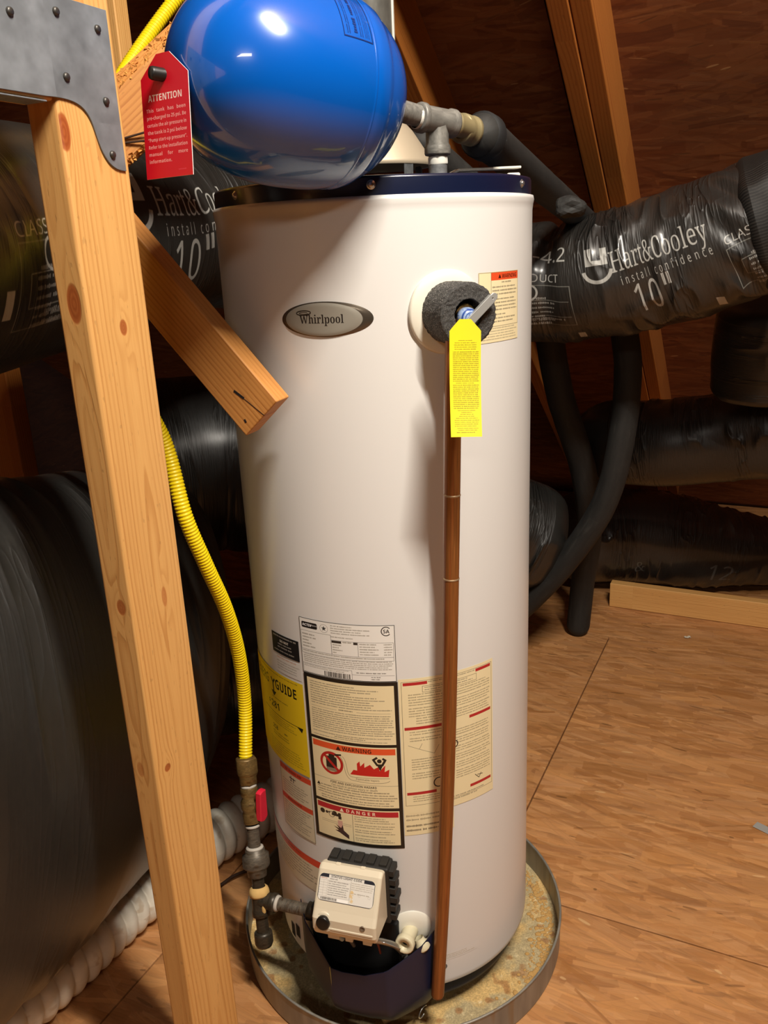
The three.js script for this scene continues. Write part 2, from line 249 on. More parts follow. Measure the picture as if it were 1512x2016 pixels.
{ // upper board behind the tag, with rough wane edges and two rusty nails
  const ax = V(0.7617, 0.6157, -0.2016), wd = V(-0.5854, 0.7874, 0.1931), nd = V(0, 0, 0).crossVectors(ax, wd); // nd towards viewer
  const t = thing('rough_board', 'short rising pine board with rough splintered edges between the post and the blue tank', 'wooden board');
  const L = 0.3, c = V(-0.3241, 1.4018, 0.0493).addScaledVector(wd, 0.046).addScaledVector(ax, 0.085);
  place(t, basis(wd.clone(), ax.clone(), V(0, 0, 0).crossVectors(wd, ax), c)); // local z = -nd
  const s = new THREE.Shape(); // x across (wd), y = depth along local z
  s.moveTo(-0.0445, 0.019); s.lineTo(-0.0445, -0.012); s.lineTo(-0.038, -0.019); s.lineTo(0.03, -0.019); s.lineTo(0.0445, -0.006); s.lineTo(0.0445, 0.019); s.closePath();
  const g = new THREE.ExtrudeGeometry(s, { depth: L, bevelEnabled: true, bevelSize: 0.001, bevelThickness: 0.001, bevelSegments: 1 }); g.translate(0, 0, -L / 2); g.rotateX(-PI / 2); g.scale(1, 1, -1);
  const gi = g.index ? g.toNonIndexed() : g, p = gi.attributes.position, uv = gi.attributes.uv; for (let i = 0; i < p.count; i += 3) { for (let k = 0; k < 3; k += 3) { const a = p.array.slice(i * 3 + 3, i * 3 + 6); for (let c2 = 0; c2 < 3; c2++) { p.array[i * 3 + 3 + c2] = p.array[i * 3 + 6 + c2]; p.array[i * 3 + 6 + c2] = a[c2]; } } }
  for (let i = 0; i < p.count; i++) uv.setXY(i, 0.1 + p.getX(i) + p.getZ(i) * 0.5, p.getY(i));
  gi.computeVertexNormals(); mesh('board', gi, M.pineDull, t);
  const R = rng(77), wane = (x0, z0, x1, z1, nm) => { const chips = []; for (let i = 0; i < 330; i++) { const u = R(), v = R(), k = 0.0018 + R() * 0.0026, b = new THREE.TetrahedronGeometry(k); b.scale(1, 1.4 + R(), 0.8); b.rotateX(R() * 6); b.rotateZ(R() * 6); b.translate(lerp(x0, x1, v), (u - 0.5) * (L - 0.01), lerp(z0, z1, v)); chips.push(b); } const m = mesh(nm, merged(chips), std({ map: repeated(pineB, 3, 3), color: 0xfff2d0, roughness: 0.9, flatShading: true }), t); m.userData.kind = 'stuff'; return m; };
  wane(0.03, -0.0185, 0.0435, -0.006, 'splinters'); wane(-0.0375, -0.0185, -0.044, -0.013, 'splinters');
  for (const [y0, x0, y1, x1] of [[-0.095, -0.012, -0.055, -0.03], [-0.095, -0.016, -0.062, -0.038]]) mesh('nail', rod(V(x0, y0, -0.0205), V(x1, y1, -0.0265), 0.0016, 0.0014, 10), M.rust, t);
}
{ // studs
  const st = (a, len, b, p, label, mat, sh) => { const m = mesh('stud', boardGeo(a, len, b, 0.003, sh), mat); place(m, basis(E1.clone(), UP.clone(), E2.clone(), p)); return tag(m, label, 'stud'); };
  st(0.089, 0.9, 0.036, V(-0.4691, 1.9000, -0.3926), 'vertical stud seen past the top right of the galvanized plate', M.pine, 0.4);
  st(0.14, 1.5, 0.046, V(-0.915, 0.75, -0.67), 'wooden stud in the dark at the left edge, rising behind the big black bag', M.pineDark, 0.9);
  st(0.04, 0.7, 0.09, V(1.238, 1.08, -1.304), 'sliver of an orange stud at the right edge beneath the black duct', M.pineDark, 0.2);
}

// ---------------------------------------------------------------- water heater
const HR = 0.2313, HB = 0.0874, HT = 1.3307, HTOP = 1.3536;
const azv = (az, r, y) => V(r * Math.sin(az * D2R), y, r * Math.cos(az * D2R));
function radial(parent, name, az, r, y) { const o = new THREE.Group(); o.name = name; o.position.copy(azv(az, r, y)); o.rotation.y = az * D2R; parent.add(o); return o; }
function cylPatch(a0, a1, y0, y1, r, seg = 28, round = 0) {
  const g = new THREE.PlaneGeometry(1, 1, seg, 1), p = g.attributes.position;
  for (let i = 0; i < p.count; i++) { const u = p.getX(i) + 0.5, v = p.getY(i) + 0.5, P = azv(lerp(a0, a1, u), r, lerp(y0, y1, v)); p.setXYZ(i, P.x, P.y, P.z); }
  g.computeVertexNormals(); return g;
}
// illegible small print: rows of word-length strokes
function print(g, x, y, w, rows, lh, { ink = '#6f6858', al = 0.75, seed = 1, fill = 0.42, ragged = 0.2, center = false } = {}) {
  const R = rng(seed * 131 + rows); g.save(); g.fillStyle = ink; g.globalAlpha = al;
  for (let i = 0; i < rows; i++) {
    const ww = w * (1 - ragged * R() * R() * 2), x0 = center ? x + (w - ww) / 2 : x; let cx = x0;
    while (cx < x0 + ww) { const l = Math.min(lh * (0.7 + R() * 2.6), x0 + ww - cx); for (let k = 0; k < l; k += lh * 0.28) { const hh = lh * fill * (0.65 + R() * 0.55); g.fillRect(cx + k, y + i * lh + (lh * fill - hh) * 0.6, lh * 0.2, hh); } cx += l + lh * 0.35; }
  }
  g.restore();
}
const warnTri = (g, x, y, s, c) => { g.fillStyle = c; g.beginPath(); g.moveTo(x, y - s); g.lineTo(x + s * 0.95, y + s * 0.7); g.lineTo(x - s * 0.95, y + s * 0.7); g.closePath(); g.fill(); };
const cream = '#ecdcb0';
const heater = thing('water_heater', 'tall white cylindrical gas water heater with navy top band, oval name badge and many stickers', 'water heater');
M.jacket = phys({ color: 0xdedcd8, roughness: 0.34, clearcoat: 0.25, clearcoatRoughness: 0.25 });
M.navy = phys({ color: 0x0d1530, roughness: 0.32, clearcoat: 0.4, clearcoatRoughness: 0.15 });
M.navyDull = std({ color: 0x121834, roughness: 0.5 });
M.dark = std({ color: 0x0c0c0d, roughness: 0.7 });
M.chrome = std({ color: 0xc8c8c8, metalness: 0.9, roughness: 0.28 });
M.cream = phys({ color: 0xd9cdb4, roughness: 0.42, clearcoat: 0.1 });
M.whitePl = phys({ color: 0xe6e1d2, roughness: 0.4 });
M.label = (t) => phys({ map: t, roughness: 0.42, clearcoat: 0.12, clearcoatRoughness: 0.3 });
mesh('jacket', lathe([[0.16, HB + 0.012], [HR - 0.012, HB + 0.004], [HR - 0.004, HB], [HR - 0.0008, HB + 0.003], [HR, HB + 0.012], [HR, HT - 0.02], [HR + 0.001, HT - 0.012], [HR + 0.0022, HT - 0.006], [HR + 0.0012, HT - 0.001], [HR - 0.006, HT + 0.0005]], 160), M.jacket, heater);
mesh('top_band', lathe([[HR - 0.004, HT - 0.004], [HR - 0.0022, HT - 0.002], [HR - 0.002, HT], [HR - 0.002, HTOP - 0.004], [HR - 0.0035, HTOP - 0.0008], [HR - 0.007, HTOP], [HR - 0.02, HTOP - 0.001], [HR - 0.022, HTOP - 0.006], [0.0001, HTOP - 0.006]], 160), M.navy, heater);
mesh('base_skirt', lathe([[0.212, 0.052], [0.214, 0.05], [0.2145, 0.056], [0.2145, HB + 0.008]], 128), M.navyDull, heater);
mesh('base_plate', lathe([[0.0001, 0.05], [0.213, 0.05], [0.213, 0.056], [0.0001, 0.056]], 96), M.dark, heater);
for (const a of [20, 140, 260]) { const l = mesh('leg', new RoundedBoxGeometry(0.05, 0.05, 0.02, 2, 0.002), M.dark, heater); l.position.copy(azv(a, 0.16, 0.0295)); l.rotation.y = a * D2R; }
const screwG = merged([turned(V(0, 0, -0.001), V(0, 0, 1), [[0, 0.0038], [0.0026, 0.0034], [0.0036, 0.0022], [0.004, 0.001], [0.0056, 0.0006], [0.0056, 0]], 18)]);
for (const a of [-51.8, -0.4, 60.9, 118, 180, -110]) { const s = mesh('screw', screwG, M.chrome, heater); s.position.copy(azv(a, HR - 0.0014, 1.3425)); s.rotation.y = a * D2R; }
{ // oval name badge
  const b = radial(heater, 'name_badge', -17.1, HR, 1.1855); b.position.set(0, 0, 0); b.rotation.y = 0;
  const oval = (w, h, dx, lift, th) => { const A = 72, B = 10, pos = [], uv = [], idx = []; for (let i = 0; i <= B; i++) for (let j = 0; j < A; j++) { const k = i / B, q = (j / A) * 2 * PI, x = dx + Math.cos(q) * w * k, y = Math.sin(q) * h * k, r = HR + lift + th * Math.sqrt(Math.max(0, 1 - k ** 6)); const P = azv(-17.1 + x / HR / D2R, r, 1.1855 + y); pos.push(P.x, P.y, P.z); uv.push(0.5 + 0.5 * k * Math.cos(q), 0.5 + 0.5 * k * Math.sin(q)); } for (let i = 0; i < B; i++) for (let j = 0; j < A; j++) { const a = i * A + j, c = i * A + (j + 1) % A; idx.push(a, a + A, c, a + A, c + A, c); } const g = new THREE.BufferGeometry(); g.setAttribute('position', new THREE.Float32BufferAttribute(pos, 3)); g.setAttribute('uv', new THREE.Float32BufferAttribute(uv, 2)); g.setIndex(idx); g.computeVertexNormals(); return g; };
  mesh('rim', oval(0.0632, 0.0222, 0, 0.0002, 0.0022), phys({ color: 0x6f6558, metalness: 0.75, roughness: 0.26 }), b);
  const t = canvas(1024, 400, (g, W, H) => {
    g.fillStyle = '#8f8a7e'; g.fillRect(0, 0, W, H); g.fillStyle = '#1c1410'; g.textAlign = 'center'; g.font = 'bold 128px serif'; g.save(); g.translate(500, 245); g.scale(0.88, 1.08); g.fillText('Whirlpool', 0, 0); g.restore();
    g.strokeStyle = '#241a12'; g.lineWidth = 13; g.beginPath(); g.ellipse(268, 118, 98, 27, -0.04, 0, 7); g.stroke(); g.lineWidth = 8; g.beginPath(); g.ellipse(272, 121, 62, 12, 0, 0.2, 5.6); g.stroke();
  });
  mesh('face', oval(0.0525, 0.0208, -0.003, 0.0022, 0.0012), phys({ map: t, roughness: 0.45, metalness: 0.15 }), b);
}
const sticker = (name, a0, a1, y0, y1, W, H, draw, lift = 0.0005) => mesh(name, cylPatch(a0, a1, y0, y1, HR + lift), M.label(canvas(W, H, draw)), heater);
sticker('rating_sticker', -36.2, 0.8, 0.668, 0.7585, 1024, 620, (g, W, H) => {
  g.fillStyle = '#e9e7e0'; g.fillRect(0, 0, W, H); g.strokeStyle = '#26241f'; g.lineWidth = 6; g.strokeRect(4, 4, W - 8, H - 8); g.lineWidth = 3;
  g.fillStyle = '#1a1714'; g.beginPath(); g.roundRect(30, 42, 190, 66, 16); g.fill(); g.fillStyle = '#fff'; g.font = 'bold 40px sans-serif'; g.fillText('ACTIV', 40, 88); print(g, 150, 64, 62, 1, 34, { ink: '#ffffff', al: 0.6 });
  g.strokeStyle = '#77726a'; g.beginPath(); g.arc(298, 78, 44, 0, 7); g.stroke(); g.fillStyle = '#333'; g.beginPath(); for (let i = 0; i < 10; i++) { const r = i % 2 ? 12 : 30, q = -PI / 2 + (i * PI) / 5; g.lineTo(298 + r * Math.cos(q), 78 + r * Math.sin(q)); } g.fill();
  print(g, 372, 30, 420, 4, 26, { seed: 2, ragged: 0.3 }); print(g, 372, 150, 230, 1, 26, { seed: 3 });
  g.strokeStyle = '#1d1a17'; g.lineWidth = 9; g.beginPath(); g.arc(938, 66, 46, 0.7, 5.6); g.stroke(); g.fillStyle = '#1d1a17'; g.font = 'bold 54px sans-serif'; g.fillText('SA', 908, 86);
  g.strokeStyle = '#555'; g.lineWidth = 3; g.strokeRect(14, 140, 356, 210); g.strokeRect(372, 190, 280, 160); g.strokeRect(652, 190, 352, 160); print(g, 30, 170, 160, 5, 34, { seed: 4, ragged: 0.5 }); g.fillStyle = '#2a2622'; g.fillRect(376, 194, 104, 26); g.fillRect(606, 194, 42, 26); print(g, 492, 196, 100, 1, 30, { seed: 5 }); print(g, 384, 234, 120, 4, 28, { seed: 6, ragged: 0.6 }); print(g, 668, 204, 190, 5, 28, { seed: 7 }); print(g, 910, 204, 80, 5, 28, { seed: 8 });
  g.strokeRect(14, 350, 990, 40); print(g, 26, 360, 960, 1, 28, { seed: 9 }); print(g, 26, 396, 970, 5, 21, { seed: 10, al: 0.85, ragged: 0.05 }); g.strokeRect(14, 508, 560, 100); print(g, 26, 516, 540, 2, 18, { seed: 12 });
  const R = rng(5); g.fillStyle = '#15120f'; for (let x = 270; x < 560; ) { const w = 3 + R() * 9; g.fillRect(x, 552, w, 54); x += w + 3 + R() * 8; } g.font = '26px sans-serif'; print(g, 620, 522, 300, 1, 26, { seed: 13, ink: '#2a2622' }); print(g, 770, 566, 90, 2, 24, { seed: 14, ink: '#2a2622' }); g.beginPath(); g.moveTo(574, 552); g.lineTo(1004, 552); g.stroke();
});
sticker('black_frame_sticker', -36, 1.0, 0.3755, 0.6675, 1024, 1990, (g, W, H) => {
  g.fillStyle = '#1b1712'; g.fillRect(0, 0, W, H); g.fillStyle = cream; const bx = 40, bw = W - 80; g.fillRect(bx, 42, bw, 676); g.fillRect(bx, 752, bw, 732); g.fillRect(bx, 1520, bw, 430);
  print(g, 74, 72, 880, 10, 27, { seed: 21, al: 0.8, ragged: 0.25 }); g.fillStyle = '#7d745f'; g.fillRect(74, 356, 300, 3); g.fillRect(590, 356, 350, 3); print(g, 396, 346, 170, 1, 26, { seed: 22, ink: '#3a332a' }); print(g, 74, 384, 900, 10, 25, { seed: 23, al: 0.85, ragged: 0.08 }); print(g, 74, 646, 880, 1, 26, { seed: 24 }); print(g, 330, 668, 420, 1, 24, { seed: 25, ink: '#4a4234' }); print(g, 74, 690, 880, 1, 22, { seed: 26 });
  g.fillStyle = '#e2572a'; g.fillRect(bx + 14, 768, bw - 28, 72); g.fillStyle = '#3a130a'; g.font = 'bold 66px sans-serif'; warnTri(g, 362, 812, 30, '#3a130a'); g.fillText('WARNING', 404, 828);
  g.fillStyle = '#241d18'; g.beginPath(); g.roundRect(206, 930, 128, 178, 14); g.fill(); g.fillRect(240, 900, 70, 34); g.fillStyle = '#8d8068'; g.fillRect(206, 1066, 128, 42); g.strokeStyle = '#b71f1c'; g.lineWidth = 30; g.beginPath(); g.arc(270, 1008, 122, 0, 7); g.stroke(); g.beginPath(); g.moveTo(186, 924); g.lineTo(354, 1092); g.stroke();
  g.strokeStyle = '#1d1814'; g.lineWidth = 20; g.beginPath(); g.moveTo(312, 900); g.lineTo(390, 888); g.stroke(); g.strokeStyle = '#6d6452'; g.lineWidth = 4; g.beginPath(); g.moveTo(400, 900); g.bezierCurveTo(470, 960, 420, 1120, 500, 1130); g.lineTo(900, 1120); g.stroke(); g.beginPath(); g.moveTo(380, 910); g.bezierCurveTo(430, 960, 400, 1160, 500, 1170); g.bezierCurveTo(700, 1190, 860, 1190, 900, 1150); g.stroke();
  g.fillStyle = '#c41f1c'; g.beginPath(); g.moveTo(480, 1100); [[520, 1040], [560, 1044], [560, 960], [590, 930], [596, 990], [640, 940], [640, 1000], [700, 960], [740, 1010], [790, 980], [800, 1030], [860, 960], [850, 1040], [900, 1010], [890, 1100]].forEach(([x, y]) => g.lineTo(x, y)); g.fill();
  g.fillStyle = '#1d1814'; g.beginPath(); g.arc(800, 912, 24, 0, 7); g.fill(); g.lineWidth = 24; g.strokeStyle = '#1d1814'; g.beginPath(); g.moveTo(780, 870); g.lineTo(738, 900); g.lineTo(776, 960); g.lineTo(830, 960); g.lineTo(862, 900); g.lineTo(834, 880); g.stroke(); g.beginPath(); g.moveTo(770, 950); g.lineTo(840, 950); g.lineTo(806, 1030); g.fill();
  g.fillStyle = '#4a4234'; g.font = '30px sans-serif'; g.fillText('Flammable Vapors', 540, 1160); g.fillStyle = '#8a8068'; g.fillRect(bx, 1210, bw, 4); g.fillStyle = '#3d362b'; g.font = 'bold 36px sans-serif'; g.fillText('FIRE AND EXPLOSION HAZARD', 240, 1250); g.font = '32px sans-serif'; g.fillText('Can result in serious injury or death', 250, 1284);
  warnTri(g, 88, 1302, 24, '#2a231b'); print(g, 116, 1296, 820, 1, 32, { seed: 31, ink: '#5a5141' }); print(g, 74, 1328, 900, 3, 30, { seed: 32, ink: '#5a5141', ragged: 0.1 }); print(g, 116, 1424, 820, 2, 28, { seed: 33, ink: '#5a5141' });
  g.fillStyle = '#b51f2b'; g.fillRect(bx + 12, 1534, bw - 24, 66); g.fillStyle = '#f0dfc0'; g.font = 'bold 56px sans-serif'; warnTri(g, 352, 1574, 26, '#f0dfc0'); g.save(); g.translate(400, 1588); g.scale(1.1, 1); g.fillText('D A N G E R', 0, 0); g.restore();
  g.fillStyle = '#6d6452'; g.fillRect(470, 1606, 5, 344); g.fillRect(96, 1744, 360, 3); g.fillRect(96, 1764, 360, 3); g.fillStyle = '#2c241c'; for (const [x, y, r] of [[110, 1646, 30], [166, 1646, 17], [196, 1640, 12], [262, 1640, 30], [320, 1640, 20]]) { g.beginPath(); g.arc(x, y, r, 0, 7); g.fill(); } g.strokeStyle = '#6d6452'; g.lineWidth = 7; g.beginPath(); g.arc(226, 1660, 34, 0, 7); g.stroke(); g.fillStyle = '#2c241c'; g.fillRect(226, 1640, 110, 30); g.fillRect(306, 1660, 36, 40);
  g.fillStyle = '#d2a493'; g.fillRect(296, 1716, 56, 90); g.fillStyle = '#3c2424'; g.beginPath(); g.moveTo(420, 1930); g.lineTo(310, 1870); [[256, 1850], [300, 1840], [240, 1800], [306, 1818], [270, 1770], [330, 1808], [352, 1764], [360, 1830], [420, 1880]].forEach(([x, y]) => g.lineTo(x, y)); g.fill();
  print(g, 494, 1620, 440, 3, 27, { seed: 35, ink: '#6a604d' }); print(g, 494, 1714, 440, 2, 27, { seed: 36, ink: '#6a604d' }); print(g, 494, 1782, 450, 2, 27, { seed: 37, ink: '#6a604d' }); print(g, 494, 1850, 420, 1, 27, { seed: 38, ink: '#6a604d' }); print(g, 494, 1890, 430, 2, 24, { seed: 39, ink: '#6a604d' });
}, 0.0008);
sticker('black_notice_sticker', -53.6, -37.5, 0.6805, 0.715, 512, 270, (g, W, H) => { g.fillStyle = '#1b1a1a'; g.fillRect(0, 0, W, H); print(g, 40, 24, 430, 1, 40, { ink: '#d8d2c4', seed: 41, fill: 0.5 }); g.fillStyle = '#e4ddcc'; g.font = 'bold 44px sans-serif'; g.textAlign = 'center'; g.fillText('DO NOT', 250, 104); print(g, 110, 124, 280, 2, 40, { ink: '#d8d2c4', seed: 43, center: true }); print(g, 40, 216, 430, 1, 38, { ink: '#d8d2c4', seed: 44 }); });
sticker('small_print', -52, -37.3, 0.648, 0.677, 512, 220, (g, W, H) => { g.fillStyle = '#d9d6cf'; g.fillRect(0, 0, W, H); print(g, 30, 14, 470, 1, 42, { ink: '#c08a70', seed: 45 }); print(g, 20, 64, 480, 4, 34, { ink: '#8f8a7e', seed: 46 }); }, 0.0003);
sticker('energy_guide_sticker', -76, -37, 0.478, 0.6435, 1024, 1100, (g, W, H) => {
  g.fillStyle = '#e8c81c'; g.fillRect(0, 0, W, H); g.fillStyle = '#17130c'; print(g, 240, 26, 720, 1, 30, { ink: '#6d5a10', seed: 51 });
  g.font = 'bold 150px sans-serif'; g.save(); g.translate(70, 210); g.scale(0.72, 1.05); g.fillText('ENERG', 0, 0); g.restore(); g.save(); g.translate(560, 210); g.scale(0.8, 1.05); g.fillText('GUIDE', 0, 0); g.restore();
  g.lineWidth = 24; g.strokeStyle = '#17130c'; g.beginPath(); g.moveTo(478, 110); g.lineTo(516, 160); g.lineTo(556, 110); g.moveTo(516, 150); g.lineTo(516, 280); g.stroke(); g.beginPath(); g.moveTo(462, 262); g.lineTo(570, 262); g.lineTo(516, 326); g.fill();
  print(g, 470, 330, 360, 1, 30, { ink: '#5a4a10', seed: 52 }); g.font = 'bold 116px sans-serif'; g.fillText('281', 430, 470); g.font = 'bold 70px sans-serif'; g.fillText('$', 370, 450);
  g.fillRect(240, 530, 740, 7); g.beginPath(); g.moveTo(900, 536); g.lineTo(980, 536); g.lineTo(960, 586); g.fill(); print(g, 330, 560, 560, 4, 26, { ink: '#7a680f', seed: 53 }); g.font = 'bold 70px sans-serif'; g.fillText('258', 420, 742); g.font = 'bold 40px sans-serif'; print(g, 660, 716, 60, 1, 36, { ink: '#17130c' }); print(g, 420, 770, 330, 2, 30, { ink: '#5a4a10', seed: 54 }); print(g, 330, 880, 640, 6, 30, { ink: '#8a7612', seed: 55 });
}, 0.0011);
sticker('left_warning_sticker', -57.4, -36.9, 0.3515, 0.4735, 640, 960, (g, W, H) => {
  g.fillStyle = '#d8cdb0'; g.fillRect(0, 0, W, H); g.strokeStyle = '#6f6752'; g.lineWidth = 7; g.strokeRect(8, 8, W - 16, H - 16); g.fillStyle = '#cf4a2c'; g.fillRect(4, 4, W - 8, 82); g.fillRect(12, 452, W - 24, 76); print(g, 140, 26, 330, 1, 70, { ink: '#6a1c10', seed: 61, fill: 0.5 }); print(g, 140, 472, 330, 1, 64, { ink: '#6a1c10', seed: 62, fill: 0.5 });
  g.fillStyle = '#2a241c'; g.fillRect(250, 108, 14, 70); g.fillRect(300, 126, 14, 70); g.fillRect(220, 134, 130, 14); g.fillRect(236, 176, 40, 12); print(g, 60, 214, 520, 6, 36, { seed: 63 }); print(g, 50, 556, 540, 10, 36, { seed: 64, ragged: 0.35 });
}, 0.0006);
sticker('low_orange_sticker', -80, -34.5, 0.252, 0.318, 1024, 400, (g, W, H) => { g.fillStyle = '#d6ccb2'; g.fillRect(0, 0, W, H); g.fillStyle = '#d4472b'; g.fillRect(0, 0, W, 84); print(g, 300, 24, 460, 1, 56, { ink: '#8a2414', seed: 71 }); print(g, 60, 112, 900, 7, 36, { seed: 72, ragged: 0.3 }); }, 0.0005);
sticker('instruction_sticker', 1.2, 40, 0.438, 0.671, 1024, 1520, (g, W, H) => {
  g.fillStyle = cream; g.fillRect(0, 0, W, H); g.strokeStyle = '#6f6752'; g.lineWidth = 4; g.strokeRect(26, 34, W - 44, H - 130); const bar = (x, y, w) => { g.fillStyle = '#b3272a'; g.fillRect(x, y, w, 32); };
  bar(42, 42, 236); bar(800, 42, 190); bar(42, 528, 420); bar(720, 528, 270); bar(42, 1270, 300); bar(720, 1330, 270); print(g, 286, 46, 500, 1, 28, { seed: 81, ink: '#7a715e' }); g.strokeRect(230, 92, 580, 66); print(g, 250, 104, 540, 2, 26, { seed: 82 });
  const I = { ink: '#8f8264', al: 0.9, ragged: 0.08 }; print(g, 90, 170, 400, 5, 28, { ...I, seed: 83 }); print(g, 90, 320, 400, 4, 28, { ...I, seed: 84 }); print(g, 160, 432, 330, 3, 28, { ...I, seed: 85 });
  for (const [y, n] of [[170, 4], [292, 4], [412, 4], [640, 3], [732, 3], [828, 3], [922, 3], [1016, 3], [1110, 4]]) print(g, 560, y, 420, n, 27, { ...I, seed: 86 + y });
  print(g, 90, 580, 380, 2, 28, { ...I, seed: 95 }); print(g, 90, 650, 360, 2, 28, { ...I, seed: 96 }); print(g, 100, 890, 380, 5, 28, { ...I, seed: 97 }); print(g, 100, 1050, 360, 3, 28, { ...I, seed: 98 }); print(g, 100, 1320, 380, 3, 26, { ...I, seed: 99 });
  g.strokeStyle = '#857a60'; g.beginPath(); g.moveTo(70, 730); g.lineTo(330, 850); g.lineTo(380, 760); g.moveTo(180, 780); g.lineTo(210, 720); g.stroke(); g.lineWidth = 12; g.strokeStyle = '#3a332a'; g.beginPath(); g.arc(370, 1190, 52, 0, 7); g.stroke(); g.beginPath(); g.arc(540, 800, 40, 0, 7); g.stroke(); g.lineWidth = 7; g.beginPath(); g.moveTo(780, 1236); g.lineTo(830, 1290); g.lineTo(860, 1240); g.moveTo(810, 1250); g.lineTo(880, 1262); g.stroke(); print(g, 500, 1400, 400, 2, 32, { seed: 100 });
}, 0.0006);
sticker('instruction_sticker_tail', 1.25, 21, 0.3985, 0.4405, 512, 250, (g, W, H) => { g.fillStyle = cream; g.fillRect(0, 0, W, H); print(g, 20, 30, 470, 2, 44, { seed: 101, ink: '#857a60' }); print(g, 20, 140, 470, 2, 48, { seed: 102, ink: '#4a4234' }); }, 0.00045);
sticker('top_warning_sticker', 34.6, 56.2, 1.1415, 1.2325, 640, 680, (g, W, H) => {
  g.fillStyle = cream; g.fillRect(0, 0, W, H); g.strokeStyle = '#8a7f66'; g.lineWidth = 5; g.strokeRect(6, 6, W - 12, 520); g.fillStyle = '#e0522a'; g.fillRect(170, 8, W - 178, 74); g.fillStyle = '#3a130a'; g.font = 'bold 56px sans-serif'; warnTri(g, 300, 48, 24, '#3a130a'); g.fillText('WARNING', 334, 66);
  g.strokeStyle = '#7a705a'; g.beginPath(); g.moveTo(170, 6); g.lineTo(170, 526); g.stroke(); print(g, 330, 96, 190, 1, 34, { seed: 111, ink: '#5a5141' }); print(g, 188, 140, 420, 3, 34, { seed: 112, ink: '#5a5141' }); print(g, 188, 256, 420, 4, 34, { seed: 113, ink: '#5a5141' }); print(g, 188, 404, 260, 1, 34, { seed: 114, ink: '#5a5141' }); print(g, 188, 440, 420, 2, 34, { seed: 115, ink: '#5a5141' }); print(g, 24, 540, 590, 5, 26, { seed: 116, ink: '#8a7f66' });
});
sticker('bottom_print', 15, 31.5, 0.139, 0.1545, 512, 120, (g, W, H) => { g.fillStyle = '#dedcd8'; g.fillRect(0, 0, W, H); print(g, 10, 34, 440, 3, 26, { ink: '#a79e84', seed: 121 }); }, 0.0003);
{ // top hat: vent hood, bracket
  const h = new THREE.Group(); h.name = 'draft_hood'; heater.add(h); const hc = V(0.004, 0, -0.06), top = HTOP - 0.004;
  mesh('hood_cone', turned(hc.clone().setY(top), UP, [[0.086, 0.034], [0.088, 0.033], [0.089, 0.04], [0.06, 0.083], [0.044, 0.1], [0.042, 0.125], [0.0395, 0.125], [0.0395, 0.1], [0.056, 0.081], [0.085, 0.038], [0.086, 0.034]], 56), std({ color: 0xb9aa92, metalness: 0.35, roughness: 0.55 }), h);
  for (const a of [35, 125, 215, 305]) { const l = mesh('hood_leg', new RoundedBoxGeometry(0.016, 0.046, 0.002, 1, 0.0005), M.galv, h); l.position.copy(hc).add(azv(a, 0.086, top + 0.018)); l.rotation.y = a * D2R; }
  const br = new THREE.Group(); br.name = 'top_bracket'; heater.add(br); const bm = phys({ color: 0xe8e2d2, roughness: 0.4 });
  const bar = (a, b, w, th) => { const d = b.clone().sub(a), g = new RoundedBoxGeometry(d.length(), th, w, 1, th * 0.3), m = mesh('strip', g, bm, br); const x = d.clone().normalize(), z = V(0, 0, 0).crossVectors(x, UP).normalize(), y = V(0, 0, 0).crossVectors(z, x); place(m, basis(x, y, z, a.clone().add(b).multiplyScalar(0.5))); };
  bar(V(0.117, 1.3655, 0.068), V(0.207, 1.3675, 0.043), 0.02, 0.0035); bar(V(0.088, 1.352, 0.076), V(0.1175, 1.3655, 0.068), 0.02, 0.003); bar(V(0.1985, 1.347, 0.046), V(0.1985, 1.366, 0.046), 0.018, 0.008);
}
